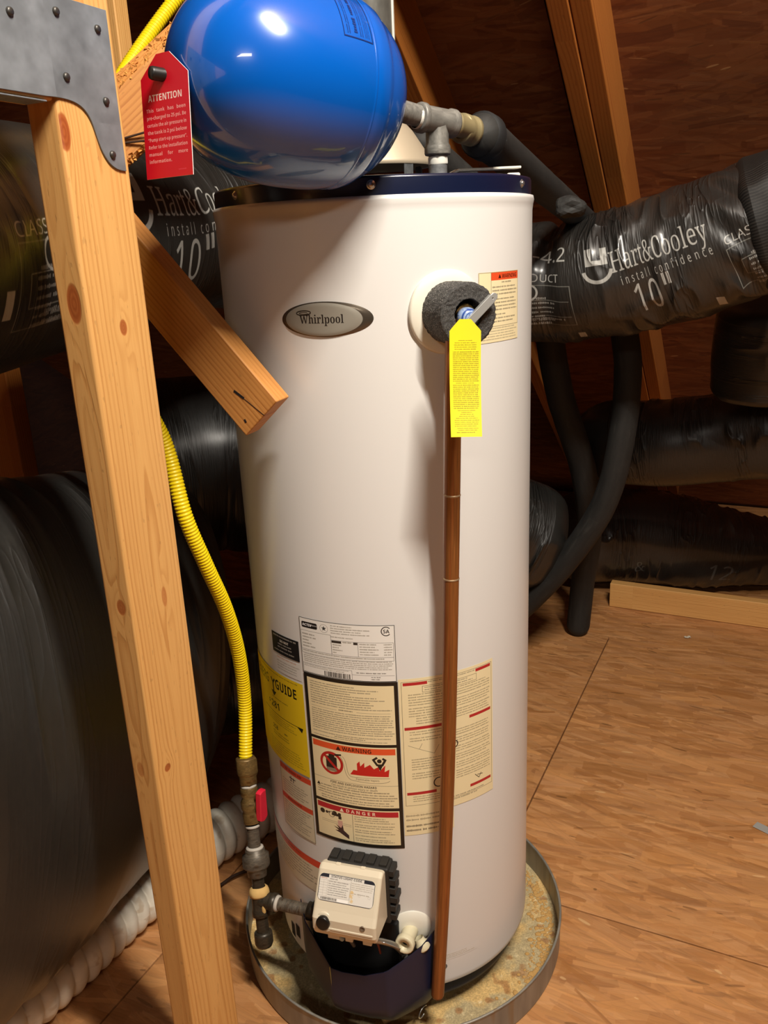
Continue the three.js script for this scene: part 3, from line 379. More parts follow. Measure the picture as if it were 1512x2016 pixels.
{ // relief valve with foam collar
  const az = 22.5, y = 1.187, v = radial(heater, 'relief_valve', az, 0, y), fl = (p, n, m) => mesh(n, p, m, v);
  fl(turned(V(0, 0, HR - 0.006), V(0, 0, 1), [[0.035, 0], [0.0525, 0.001], [0.0535, 0.0055], [0.051, 0.0085], [0.041, 0.0115], [0.03, 0.012]], 64), 'escutcheon', phys({ color: 0xe3ddcc, roughness: 0.42 }));
  const fg = turned(V(0, 0, HR - 0.002), V(0, 0, 1), (() => { const a = []; for (let i = 0; i <= 12; i++) a.push([0.0385, (i / 12) * 0.058]); for (let i = 1; i <= 4; i++) a.push([0.0385 - i * 0.0007, 0.058 + i * 0.0004]); for (let i = 0; i <= 14; i++) a.push([0.0352 - (i / 14) * 0.016, 0.0596]); for (let i = 0; i <= 6; i++) a.push([0.019, 0.059 - i * 0.006]); return a; })(), 120);
  const p = fg.attributes.position, n = fg.attributes.normal; for (let i = 0; i < p.count; i++) { const k = (noise(p.getX(i) * 420 + 9, p.getY(i) * 420, p.getZ(i) * 420 + 5.5) - 0.5) * 0.0016; p.setXYZ(i, p.getX(i) + n.getX(i) * k, p.getY(i) + n.getY(i) * k, p.getZ(i) + n.getZ(i) * k); } fg.computeVertexNormals();
  const foamT = dataTex(512, 512, (x, yy) => { const a = noise(x / 5, yy / 5, 4), b = noise(x / 2.2, yy / 2.2, 8), k = 52 + 26 * (a - 0.5) + (b > 0.8 ? 110 : 0) + 18 * (b - 0.5); return [k, k * 0.97, k * 0.93]; });
  fl(fg, 'foam_collar', std({ map: repeated(foamT, 2, 1), roughness: 0.75, bumpMap: repeated(foamT, 2, 1), bumpScale: 0.0008 }));
  fl(turned(V(0, 0, HR + 0.006), V(0, 0, 1), [[0.0001, 0.045], [0.0125, 0.045], [0.0135, 0.042], [0.0135, 0]], 32), 'valve_body', std({ color: 0x7c6136, metalness: 0.9, roughness: 0.45 }));
  const capT = canvas(256, 256, (g) => { g.fillStyle = '#8fa3c4'; g.fillRect(0, 0, 256, 256); g.strokeStyle = '#2c4a8e'; g.lineWidth = 16; g.beginPath(); g.arc(128, 128, 98, 0, 7); g.stroke(); g.lineWidth = 7; g.beginPath(); g.arc(128, 128, 66, 0, 7); g.stroke(); const R = rng(4); g.fillStyle = '#2f4d92'; for (let i = 0; i < 120; i++) g.fillRect(R() * 256, R() * 256, 5 + R() * 16, 3 + R() * 5); });
  const cap = turned(V(0, 0, HR + 0.05), V(0, 0, 1), [[0.0001, 0.0175], [0.007, 0.0168], [0.0115, 0.014], [0.0132, 0.0085], [0.0132, 0.001], [0.0001, 0.001]], 40), cu = cap.attributes.uv, cp = cap.attributes.position; for (let i = 0; i < cu.count; i++) cu.setXY(i, 0.5 + cp.getX(i) / 0.028, 0.5 + cp.getY(i) / 0.028);
  const cm = fl(cap, 'valve_cap', phys({ map: capT, roughness: 0.3, clearcoat: 0.5 })); cm.position.set(-0.002, -0.004, 0);
  const lv = new THREE.Group(); lv.name = 'test_lever'; v.add(lv); lv.position.set(0.001, -0.003, HR + 0.0685); lv.rotation.z = 40 * D2R;
  const sh = new THREE.Shape(); sh.moveTo(-0.012, -0.0046); sh.lineTo(0.036, -0.0042); sh.absarc(0.036, 0, 0.0042, -PI / 2, PI / 2); sh.lineTo(-0.012, 0.0046); sh.closePath(); const ho = new THREE.Path(); ho.absarc(0.033, 0, 0.0013, 0, 2 * PI, true); sh.holes.push(ho);
  mesh('lever_arm', new THREE.ExtrudeGeometry(sh, { depth: 0.0016, bevelEnabled: true, bevelSize: 0.0004, bevelThickness: 0.0004, bevelSegments: 1 }), std({ color: 0xb4b4b0, metalness: 0.45, roughness: 0.4 }), lv);
  const ear = new RoundedBoxGeometry(0.048, 0.0012, 0.006, 1, 0.0004); for (const s of [-1, 1]) { const e = mesh('lever_flange', ear, std({ color: 0xa4a4a0, metalness: 0.45, roughness: 0.4 }), lv); e.position.set(0.01, s * 0.0046, -0.001); }
}
{ // gas control on the front, tilted plastic cover
  const c = radial(heater, 'gas_control', -17, 0, 0), w = 0.051, side = [[0.262, 0.3605], [0.27, 0.3635], [0.2775, 0.3605], [0.309, 0.315], [0.317, 0.305], [0.318, 0.287], [0.315, 0.2795], [0.262, 0.2765]];
  const sh = new THREE.Shape(); side.forEach(([z, y], i) => (i ? sh.lineTo(z, y) : sh.moveTo(z, y))); sh.closePath();
  const hg = new THREE.ExtrudeGeometry(sh, { depth: 2 * w - 0.012, bevelEnabled: true, bevelSize: 0.0035, bevelThickness: 0.006, bevelSegments: 4 }); hg.translate(0, 0, -(w - 0.006)); hg.rotateY(-PI / 2); hg.scale(1, 1, 1);
  mesh('cover', hg, M.cream, c);
  const lip = new RoundedBoxGeometry(0.076, 0.0045, 0.006, 2, 0.0015), lm = mesh('cover_ridge', lip, M.cream, c); lm.position.set(0.008, 0.2915, 0.3195);
  for (const [x, ww] of [[-0.02, 0.018], [0.005, 0.012], [0.034, 0.014]]) { const tb = mesh('cover_tab', new RoundedBoxGeometry(ww, 0.012, 0.006, 2, 0.001), M.cream, c); tb.position.set(x, 0.2725, 0.312); }
  for (const x of [-0.022, 0.018]) { const tb = mesh('cover_clip', new RoundedBoxGeometry(0.008, 0.004, 0.006, 1, 0.001), M.cream, c); tb.position.set(x, 0.366, 0.268); }
  const st = canvas(1024, 470, (g, W, H) => {
    g.clearRect(0, 0, W, H); g.fillStyle = '#ded9cf'; g.fillRect(0, 0, W, H); g.fillStyle = '#23252e'; g.fillRect(0, 0, 170, 64); g.fillRect(820, 0, 204, 64); g.fillStyle = '#3a3632'; g.font = 'bold 62px sans-serif'; g.textAlign = 'center'; g.save(); g.translate(496, 54); g.scale(0.96, 0.9); g.fillText('STATUS LIGHT CODE', 0, 0); g.restore();
    print(g, 20, 74, 160, 1, 34, { ink: '#a8543c', seed: 131 }); print(g, 190, 74, 170, 1, 34, { ink: '#4a4640', seed: 132 }); g.strokeStyle = '#a39c90'; g.lineWidth = 3; for (let i = 0; i < 6; i++) { const y = 112 + i * 46; g.strokeRect(10, y, 150, 46); g.strokeRect(10, y, 76, 46); } g.strokeRect(160, 112, 420, 276);
    print(g, 176, 118, 390, 7, 38, { ink: '#6a665e', seed: 133 }); print(g, 600, 90, 400, 4, 34, { ink: '#9a8f7c', seed: 134 }); g.strokeRect(586, 70, 4, 330); print(g, 600, 260, 360, 1, 40, { ink: '#8a7f6c', seed: 135 }); g.beginPath(); g.arc(760, 286, 20, 0, 7); g.stroke(); g.beginPath(); g.arc(940, 296, 22, 0, 7); g.stroke();
    const R = rng(8); g.fillStyle = '#2b2824'; for (let x = 60; x < 360; ) { const ww = 5 + R() * 8; g.fillRect(x, 404, ww, 44); x += ww + 5 + R() * 7; } g.fillStyle = '#f4f1ea'; g.fillRect(370, 404, 200, 50); g.fillStyle = '#d8b67a'; g.globalAlpha = 0.55; for (let i = 0; i < 12; i++) { g.beginPath(); g.ellipse(600 + R() * 40, 240 + R() * 190, 10 + R() * 22, 8 + R() * 16, R() * 3, 0, 7); g.fill(); } g.globalAlpha = 1; g.strokeStyle = '#36383f'; g.lineWidth = 9; g.beginPath(); g.roundRect(5, 5, W - 10, H - 10, 60); g.stroke();
  });
  const sg = new THREE.ShapeGeometry((() => { const s = new THREE.Shape(), a = 0.0445, b = 0.0192, r = 0.007; s.moveTo(-a + r, -b); s.lineTo(a - r, -b); s.absarc(a - r, -b + r, r, -PI / 2, 0); s.lineTo(a, b - r); s.absarc(a - r, b - r, r, 0, PI / 2); s.lineTo(-a + r, b); s.absarc(-a + r, b - r, r, PI / 2, PI); s.lineTo(-a, -b + r); s.absarc(-a + r, -b + r, r, PI, 1.5 * PI); return s; })(), 10), su = sg.attributes.uv, sp = sg.attributes.position; for (let i = 0; i < su.count; i++) su.setXY(i, (sp.getX(i) + 0.0445) / 0.089, (sp.getY(i) + 0.0192) / 0.0384);
  const d = V(0.309 - 0.2775, 0.315 - 0.3605, 0).normalize(), tiltA = Math.atan2(0.309 - 0.2775, 0.3605 - 0.315), sm2 = mesh('status_sticker', sg, M.label(st), c); sm2.rotation.x = -tiltA; sm2.position.set(-0.002, 0.341 + 0.0041 * Math.sin(tiltA), 0.291 + 0.0041 * Math.cos(tiltA));
  mesh('dial', turned(V(-0.032, 0.301, 0.3205), V(0, 0.25, 1), [[0.0001, 0.006], [0.0085, 0.006], [0.0105, 0.0045], [0.0108, 0], [0.0108, -0.006]], 28), phys({ color: 0x14110f, roughness: 0.35 }), c);
  mesh('dial_collar', turned(V(-0.032, 0.2995, 0.3185), V(0, 0.25, 1), [[0.0108, 0.0015], [0.0145, 0.0015], [0.0165, -0.001], [0.0165, -0.006]], 32), M.cream, c);
  mesh('status_light', turned(V(0.03, 0.303, 0.3212), V(0, 0.1, 1), [[0.0001, -0.0005], [0.0022, -0.0004], [0.0034, 0.0008], [0.0042, 0.0004], [0.0044, -0.001]], 16), std({ color: 0x6a5a48, roughness: 0.5 }), c);
  const bk = [new RoundedBoxGeometry(0.1, 0.104, 0.03, 2, 0.004)]; bk[0].translate(0.006, 0.314, 0.248); const R = rng(3); for (let i = 0; i < 6; i++) { const b = new RoundedBoxGeometry(0.009 + R() * 0.008, 0.011, 0.024, 1, 0.0012); b.translate(0.0575 + R() * 0.005, 0.274 + i * 0.0165, 0.248); bk.push(b); } for (let i = 0; i < 5; i++) { const b = new RoundedBoxGeometry(0.012, 0.006, 0.02, 1, 0.001); b.translate(-0.034 + i * 0.02, 0.3675, 0.248); bk.push(b); }
  mesh('valve_casting', merged(bk), std({ color: 0x2c2a27, metalness: 0.3, roughness: 0.6 }), c);
  mesh('casting_neck', rod(V(0, 0.312, HR - 0.02), V(0, 0.312, 0.24), 0.022), std({ color: 0x2c2a27, metalness: 0.3, roughness: 0.6 }), c);
  const tube = (pts, r, nm, m) => mesh(nm, new THREE.TubeGeometry(new THREE.CatmullRomCurve3(pts.map((q) => V(...q))), 28, r, 10), m, c);
  tube([[0.024, 0.276, 0.298], [0.03, 0.255, 0.29], [0.045, 0.235, 0.272], [0.06, 0.222, 0.262], [0.07, 0.2, 0.252]], 0.0048, 'flexible_tube', std({ color: 0xa8a49a, metalness: 0.8, roughness: 0.35 }));
  tube([[0.02, 0.276, 0.3], [0.026, 0.252, 0.285], [0.034, 0.225, 0.268], [0.036, 0.2, 0.262]], 0.0018, 'wire', std({ color: 0x7c3a2c, roughness: 0.5 }));
  tube([[-0.012, 0.276, 0.294], [-0.012, 0.245, 0.28], [-0.008, 0.205, 0.262]], 0.0034, 'pilot_tube', std({ color: 0x8a8680, metalness: 0.8, roughness: 0.4 }));
  tube([[-0.03, 0.276, 0.296], [-0.031, 0.25, 0.287], [-0.024, 0.222, 0.27]], 0.004, 'igniter_lead', phys({ color: 0xb8c4c2, roughness: 0.35 }));
  mesh('coil_spring', (() => { const a = []; for (let i = 0; i <= 220; i++) { const k = i / 220, q = k * 2 * PI * 14; a.push(V(0.046 + k * 0.018 + 0.0055 * Math.cos(q), 0.236 - k * 0.018 + 0.004 * Math.sin(q), 0.275 - k * 0.012 + 0.003 * Math.sin(q))); } return new THREE.TubeGeometry(new THREE.CatmullRomCurve3(a), 440, 0.0009, 5); })(), M.chrome, c);
}
{ // navy burner cover under the control: bowed sheet with bevelled sides
  const c = radial(heater, 'burner_cover', -18, 0, 0), col = [[-0.118, 0.209, 0.226], [-0.098, 0.24, 0.212], [-0.062, 0.266, 0.189], [-0.044, 0.278, 0.176], [-0.038, 0.2815, 0.172], [-0.02, 0.2835, 0.171], [0.02, 0.284, 0.175], [0.052, 0.2835, 0.19], [0.06, 0.2825, 0.195], [0.084, 0.262, 0.206], [0.104, 0.243, 0.216], [0.124, 0.205, 0.228]];
  const rows = 9, pos = [], idx = [], n = col.length;
  for (const inset of [0, 0.0016]) for (let i = 0; i <= rows; i++) for (let j = 0; j < n; j++) { const [x, z, top] = col[j], k = i / rows, y = lerp(top - 0.004, 0.046 + 0.012 * Math.abs(x) / 0.12, k), tuck = k > 0.62 ? ((k - 0.62) / 0.38) ** 1.6 * 0.034 : 0; pos.push(x * (1 - tuck * 1.5) - Math.sign(x) * inset * 0.5, y, z - tuck - inset); }
  const at = (s, i, j) => s * (rows + 1) * n + i * n + j; for (let i = 0; i < rows; i++) for (let j = 0; j < n - 1; j++) { idx.push(at(0, i, j), at(0, i + 1, j), at(0, i, j + 1), at(0, i + 1, j), at(0, i + 1, j + 1), at(0, i, j + 1)); idx.push(at(1, i, j), at(1, i, j + 1), at(1, i + 1, j), at(1, i + 1, j), at(1, i, j + 1), at(1, i + 1, j + 1)); }
  for (let j = 0; j < n - 1; j++) for (const i of [0, rows]) { const a = at(0, i, j), b = at(0, i, j + 1), d = at(1, i, j), e = at(1, i, j + 1); i ? idx.push(a, d, b, b, d, e) : idx.push(a, b, d, b, e, d); }
  const g0 = new THREE.BufferGeometry(); g0.setAttribute('position', new THREE.Float32BufferAttribute(pos, 3)); g0.setIndex(idx); g0.computeVertexNormals();
  mesh('cover_sheet', g0, M.navyDull, c);
  mesh('cover_edge', rod(V(-0.0405, 0.17, 0.2812), V(-0.0395, 0.085, 0.2765), 0.0012, 0.0012, 8), std({ color: 0x7d7346, roughness: 0.6 }), c);
  const box = mesh('burner_opening_dark', new RoundedBoxGeometry(0.15, 0.13, 0.02, 2, 0.004), M.dark, c); box.position.set(-0.012, 0.175, 0.2275);  // black box, paints the shade inside the opening behind the cover
  mesh('burner_pipe', rod(V(-0.02, 0.12, 0.262), V(0.05, 0.13, 0.254), 0.007), std({ color: 0x6e6a64, metalness: 0.7, roughness: 0.5 }), c);
  mesh('access_slot', merged([-62, -57].map((a, i) => { const g = cylPatch(a, a + 3.4, 0.1 + i * 0.012, 0.128 + i * 0.01, HR + 0.0006, 4); return g; })), M.dark, heater);
}
{ // drain valve
  const d = radial(heater, 'drain_valve', 2.2, 0, 0.217); const m = (g, n, mt = M.whitePl) => mesh(n, g, mt, d);
  m(turned(V(0, 0.004, HR - 0.006), V(0, 0, 1), [[0.0001, 0.013], [0.018, 0.0125], [0.031, 0.0085], [0.033, 0.003], [0.033, 0]], 48), 'base_disc');
  m(turned(V(0, 0, HR), V(-0.38, 0.12, 1), [[0.0125, 0], [0.0125, 0.03], [0.0155, 0.031], [0.0155, 0.04], [0.0135, 0.0415], [0.0065, 0.0415], [0.0065, 0.03], [0.0001, 0.03]], 16), 'spout', phys({ color: 0xd8cfae, roughness: 0.45 }));
  m(turned(V(-0.0108, 0.0034, HR + 0.0286), V(-0.38, 0.12, 1), [[0.0001, 0.0006], [0.0062, 0.0006]], 20), 'spout_bore', M.dark);
  m(turned(V(0.01, -0.002, HR + 0.018), V(0.5, -1, 0.35), [[0.008, 0], [0.0085, 0.006], [0.0112, 0.009], [0.0116, 0.018], [0.0085, 0.021], [0.0001, 0.021]], 12), 'turn_knob', phys({ color: 0xd8cfae, roughness: 0.45 }));
}
{ const s = mesh('jacket_screw', screwG, M.galv, heater); s.position.copy(azv(15.2, HR + 0.0006, 0.127)); s.rotation.y = 15.2 * D2R; for (const y of [0.147, 0.107]) { const g = mesh('jacket_notch', cylPatch(13.4, 14.6, y - 0.004, y + 0.004, HR + 0.0004, 2), M.dark, heater); } }
{ const ring = mesh('wire_loop', new THREE.TorusGeometry(0.011, 0.0011, 8, 28, 4.6), M.chrome, heater); ring.position.set(0.022, 0.046, 0.236); ring.rotation.set(0.2, 0.9, 0.4); }

// ---------------------------------------------------------------- drain pan
{
  const t = thing('drain_pan', 'round galvanized drain pan with mineral crust under the water heater', 'drain pan', V(-0.0036, 0.0005, -0.0116));
  const PR = 0.3022, crustT = dataTex(1024, 1024, (x, y) => {
    const u = x / 1024, v = y / 1024, n = fbm(u * 9, v * 9, 4, 3), n2 = noise(u * 330, v * 330, 2), n3 = fbm(u * 70, v * 70, 3, 5) + 0.06, st = sm(0.42, 0.6, n), k = clamp(0.5 + (n2 - 0.5) * 0.5 + (n3 - 0.5) * 0.35);
    const tan = [226, 188, 122], grey = [196, 176, 132], wht = [240, 222, 180], rust = [150, 92, 46]; let c = tan.map((q, i) => lerp(q, grey[i], 1 - st)); c = c.map((q, i) => lerp(q, wht[i], sm(0.62, 0.85, n3) * 0.6)); c = c.map((q, i) => lerp(q, rust[i], sm(0.72, 0.9, noise(u * 34 + 7, v * 34, 9)) * 0.55)); return c.map((q) => q * (0.72 + 0.4 * k)); });
  const bottom = new THREE.CircleGeometry(PR - 0.002, 96); bottom.rotateX(-PI / 2); bottom.translate(0, 0.004, 0);
  mesh('pan_bottom', bottom, std({ map: repeated(crustT, 1, 1), roughness: 0.85, bumpMap: crustT, bumpScale: 0.0007 }), t);
  mesh('pan_underside', lathe([[0.0001, 0.0005], [PR - 0.002, 0.0005]], 96), M.galv, t);
  const wallT = dataTex(1024, 64, (x, y) => { const a = fbm(x / 22, y / 10, 3, 6), b = noise(x / 60, y / 40, 2), k = 150 + 40 * (a - 0.45) + 20 * (b - 0.5), r = sm(0.55, 0.75, fbm(x / 30 + 9, y / 24, 3, 12)); return [lerp(k, 140, r * 0.5), lerp(k * 0.97, 110, r * 0.5), lerp(k * 0.9, 74, r * 0.5)]; });
  mesh('pan_wall', lathe([[PR - 0.004, 0.001], [PR - 0.001, 0.0005], [PR, 0.004], [PR, 0.058], [PR + 0.002, 0.0612], [PR + 0.001, 0.0632], [PR - 0.0018, 0.0632], [PR - 0.003, 0.061], [PR - 0.0022, 0.057], [PR - 0.0022, 0.0045]], 128), std({ map: repeated(wallT, 3, 1), metalness: 0.45, roughness: 0.5 }), t);
  // mineral crust lumps gathered along the right of the pan
  const R = rng(21), lumps = []; for (let i = 0; i < 520; i++) { const az = 48 + R() * 66 + (R() - 0.5) * 20, r = 0.272 + R() * 0.018 - (R() < 0.4 ? R() * 0.03 : 0), s = 0.001 + R() * R() * 0.0034, g = new THREE.IcosahedronGeometry(s, 1); g.scale(1 + R() * 0.6, 0.55, 1 + R() * 0.6); const P = azv(az, r, 0.0045); g.translate(P.x, P.y, P.z); lumps.push(g); }
  const cr = mesh('mineral_crust', merged(lumps), std({ map: repeated(crustT, 6, 6), color: 0xffe9c4, roughness: 0.95 }), t); cr.userData.kind = 'stuff';
}

// ---------------------------------------------------------------- blue expansion tank and its fittings
const TC = V(-0.0874, 1.4434, 0.2871), TA = V(0.8192, -0.1016, -0.5645).normalize(), TH = 0.134, TR = 0.105, LBL = [252, 188, 0.008, 0.046];
{
  const t = thing('expansion_tank', 'glossy blue expansion tank lying on its side over the top edge of the white heater', 'tank');
  const B1 = V(0, 1, 0).addScaledVector(TA, -TA.y).normalize(), B2 = V(0, 0, 0).crossVectors(B1, TA).normalize(); // B2 x: horizontal
  place(t, basis(B2.clone(), TA.clone(), V(0, 0, 0).crossVectors(B2, TA), TC));
  const prof = []; for (let i = 0; i <= 90; i++) { const q = -PI / 2 + (i / 90) * PI, s = Math.sin(q); let r = TR * Math.pow(Math.max(0, 1 - Math.pow(Math.abs(s), 2.4)), 1 / 2.4); const y = s * TH; if (y > 0.052 && y < 0.076) r += 0.0022 * sm(0.052, 0.056, y) * (1 - sm(0.072, 0.076, y)); prof.push([Math.max(r, 0.0001), y]); }
  const blue = phys({ color: 0x0356b4, roughness: 0.22, clearcoat: 0.9, clearcoatRoughness: 0.02 });
  mesh('shell', lathe(prof, 128), blue, t);
  const seam = []; for (let i = 0; i <= 8; i++) seam.push([TR * Math.pow(1 - Math.pow((0.05 - 0.002 + i * 0.0005) / TH, 2.4), 1 / 2.4) + 0.0007 * Math.sin((i / 8) * PI), 0.048 + i * 0.0005]); mesh('weld_seam', lathe(seam, 128), blue, t);
  // printed label on the upper right of the shell
  const pt = canvas(512, 1024, (g, W, H) => {
    g.clearRect(0, 0, W, H); g.strokeStyle = 'rgba(16,40,96,0.9)'; g.lineWidth = 12; g.strokeRect(10, 10, W - 20, H - 20); const R = rng(6); g.save(); g.translate(0, H); g.rotate(-PI / 2);
    print(g, 40, 70, 560, 2, 34, { ink: '#15397e', al: 0.9, seed: 141 }); g.font = 'bold 78px sans-serif'; print(g, 60, 190, 520, 1, 92, { ink: '#123070', al: 0.95, seed: 142, fill: 0.6 }); print(g, 40, 290, 620, 2, 36, { ink: '#1a3f86', al: 0.8, seed: 143 }); print(g, 40, 380, 900, 3, 30, { ink: '#1a3f86', al: 0.7, seed: 144 }); print(g, 640, 70, 340, 6, 34, { ink: '#1a3f86', al: 0.7, seed: 145 }); g.restore();
    g.strokeStyle = 'rgba(190,190,190,0.5)'; g.lineWidth = 5; for (let i = 0; i < 9; i++) { g.globalAlpha = 0.3; g.beginPath(); const x = R() * W, y = H * 0.3 + R() * H * 0.5; g.moveTo(x, y); g.quadraticCurveTo(x + 60, y - 30, x + 110 * R(), y + 60 * (R() - 0.5)); g.stroke(); }
  });
  const lg = new THREE.PlaneGeometry(1, 1, 16, 40), lp = lg.attributes.position, PH0 = LBL[0], PH1 = LBL[1];
  for (let i = 0; i < lp.count; i++) { const u = lp.getX(i) + 0.5, v = lp.getY(i) + 0.5, y = lerp(LBL[2], LBL[3], u), q = lerp(PH0, PH1, v) * D2R, r = TR * Math.pow(1 - Math.pow(Math.abs(y) / TH, 2.4), 1 / 2.4) + 0.0004; lp.setXYZ(i, r * Math.sin(q), y, r * Math.cos(q)); }
  lg.computeVertexNormals(); mesh('printed_panel', lg, phys({ map: pt, transparent: true, roughness: 0.3, clearcoat: 0.5, clearcoatRoughness: 0.1 }), t);
  mesh('air_valve_stem', turned(V(0, -TH + 0.003, 0.012), V(0, -1, 0), [[0.0075, 0], [0.007, 0.004], [0.0045, 0.005], [0.0042, 0.016]], 20), M.chrome, t);
  mesh('valve_cap', turned(V(0, -TH - 0.005, 0.012), V(0, -1, 0), [[0.0062, 0], [0.0066, 0.002], [0.0066, 0.016], [0.0056, 0.0185], [0.0001, 0.019]], 20), phys({ color: 0x1c1b19, roughness: 0.4 }), t);
  mesh('outlet_flange', turned(V(0, TH - 0.006, 0), V(0, 1, 0), [[0.0001, 0], [0.03, 0], [0.027, 0.006], [0.017, 0.01], [0.0165, 0.016]], 32), blue, t);
}
const VALVE = TC.clone().addScaledVector(TA, -TH + 0.001).addScaledVector(V(0, 1, 0).addScaledVector(TA, -TA.y).normalize(), -0.012), VN = TA.clone().negate();
function RED(m) { const z = V(-0.56, 0.08, 0.82).normalize(), y = V(-0.085, 1, 0.12), y2 = y.addScaledVector(z, -y.dot(z)).normalize(), x = V(0, 0, 0).crossVectors(y2, z), p = VALVE.clone().addScaledVector(VN, 0.011); place(m, basis(x, y2, z, p.addScaledVector(x, 0.002).addScaledVector(y2, 0.02))); }
function tagGeo(pts, hole, th, W, H) { const s = new THREE.Shape(); pts.forEach(([x, y], i) => (i ? s.lineTo(x, y) : s.moveTo(x, y))); s.closePath(); const h = new THREE.Path(); h.absarc(hole[0], hole[1], hole[2], 0, 2 * PI, true); s.holes.push(h); const g = new THREE.ExtrudeGeometry(s, { depth: th, bevelEnabled: false, curveSegments: 16 }), p = g.attributes.position, uv = g.attributes.uv; for (let i = 0; i < p.count; i++) uv.setXY(i, p.getX(i) / W + 0.5, p.getY(i) / H + 1); return g; }
{ // red tag: hole at the origin of x, y measured down from the top edge
  const W = 0.069, H = 0.117, tx = canvas(512, 1274, (g, w, h) => {
    g.fillStyle = '#c00a20'; g.fillRect(0, 0, w, h); g.fillStyle = '#e6cfc4'; g.textAlign = 'center'; g.font = 'bold 74px sans-serif'; g.save(); g.translate(w / 2, 470); g.scale(0.9, 1.3); g.fillText('ATTENTION', 0, 0); g.restore();
    g.textAlign = 'left'; g.fillStyle = '#dd9a94'; g.font = 'bold 52px sans-serif'; const L = [['This', 'tank', 'has', 'been'], ['pre-charged', 'to', '25', 'psi.', 'Be'], ['certain', 'the', 'air', 'pressure', 'in'], ['the', 'tank', 'is', '2', 'psi', 'below'], ['\u201cPump', 'start-up', 'pressure\u201d.'], ['Refer', 'to', 'the', 'installation'], ['manual', 'for', 'more'], ['information.']];
    L.forEach((ws, i) => { const y = 578 + i * 76, full = 430; let tot = 0; const k = 0.8; ws.forEach((q) => (tot += g.measureText(q).width * k)); let sp = ws.length > 1 ? (full - tot) / (ws.length - 1) : 0, x = 42; const sc = sp < 6 && ws.length > 1 ? (full - 8 * (ws.length - 1)) / tot : 1; if (sc < 1) sp = 8; for (const q of ws) { g.save(); g.translate(x, y); g.scale(k * sc, 1); g.fillText(q, 0, 0); g.restore(); x += g.measureText(q).width * k * sc + sp; } }); print(g, 360, 1196, 100, 1, 30, { ink: '#d6485a', seed: 151 });
  });
  const g = tagGeo([[-W / 2, -H], [W / 2, -H], [W / 2, -0.021], [0.0095, 0], [-0.0095, 0], [-W / 2, -0.021]], [-0.002, -0.02, 0.0045], 0.0009, W, H);
  const m = new THREE.Mesh(g, [std({ map: tx, roughness: 0.38 }), std({ color: 0xe8dcd8, roughness: 0.6 })]); m.name = numbered('warning_tag'); m.castShadow = m.receiveShadow = true; scene.add(m);
  tag(m, 'red plastic attention tag with clipped corners hanging from the blue tank', 'tag'); RED(m);
}
{ // yellow tag hanging from the relief valve
  const W = 0.0375, H = 0.138, tx = canvas(512, 1884, (g, w, h) => { g.fillStyle = '#e9d51e'; g.fillRect(0, 0, w, h); const I = { ink: '#6d6210', al: 0.85 }; print(g, 110, 330, 300, 1, 34, { ...I, seed: 160, center: true }); print(g, 70, 366, 380, 4, 34, { ...I, seed: 161, center: true, ragged: 0.4 }); print(g, 56, 510, 420, 16, 31, { ...I, seed: 162, ragged: 0.02, fill: 0.55 }); print(g, 100, 1010, 350, 1, 31, { ...I, seed: 163 }); print(g, 56, 1042, 420, 13, 31, { ...I, seed: 164, ragged: 0.03, fill: 0.55 }); print(g, 90, 1452, 360, 5, 31, { ...I, seed: 165, center: true, ragged: 0.3 }); print(g, 70, 1610, 400, 4, 31, { ...I, seed: 166, ragged: 0.1 }); print(g, 110, 1740, 340, 2, 30, { ...I, seed: 167, center: true }); print(g, 100, 1806, 350, 1, 32, { ink: '#3a340a', seed: 168 }); });
  const nx = 8, ny = 40, pos = [], uv = [], idx = []; // bent sheet with thickness, rows down the tag
  for (const z of [0, -0.0007]) for (let i = 0; i <= ny; i++) for (let j = 0; j <= nx; j++) { const k = i / ny, y = -H * k, half = W / 2 * (y > -0.0135 ? lerp(0.36, 1, -y / 0.0135) : 1), x = lerp(-half, half, j / nx); pos.push(x, y, z + 0.006 * k * k - 0.004 * Math.sin(k * 3) + 0.0018 * (x / W) ** 2 * 4 - 0.002 * k * (x / W)); uv.push(x / W + 0.5, 1 - k); }
  const at = (s, i, j) => s * (ny + 1) * (nx + 1) + i * (nx + 1) + j; for (let i = 0; i < ny; i++) for (let j = 0; j < nx; j++) { idx.push(at(0, i, j), at(0, i + 1, j), at(0, i, j + 1), at(0, i + 1, j), at(0, i + 1, j + 1), at(0, i, j + 1), at(1, i, j), at(1, i, j + 1), at(1, i + 1, j), at(1, i + 1, j), at(1, i, j + 1), at(1, i + 1, j + 1)); }
  const g = new THREE.BufferGeometry(); g.setAttribute('position', new THREE.Float32BufferAttribute(pos, 3)); g.setAttribute('uv', new THREE.Float32BufferAttribute(uv, 2)); g.setIndex(idx); g.computeVertexNormals();
  const m = mesh('valve_tag', g, std({ map: tx, roughness: 0.42 })); m.position.set(0.102, 1.1855, 0.3065); m.rotation.set(-0.2, 0.06, -0.03); tag(m, 'long yellow tag dense with small print hanging from the relief valve', 'tag');
}
M.pipeGalv = std({ map: galvUV(2), color: 0xf2ecde, metalness: 0.25, roughness: 0.5 });
M.brass = std({ color: 0x9a8d68, metalness: 0.45, roughness: 0.5 });
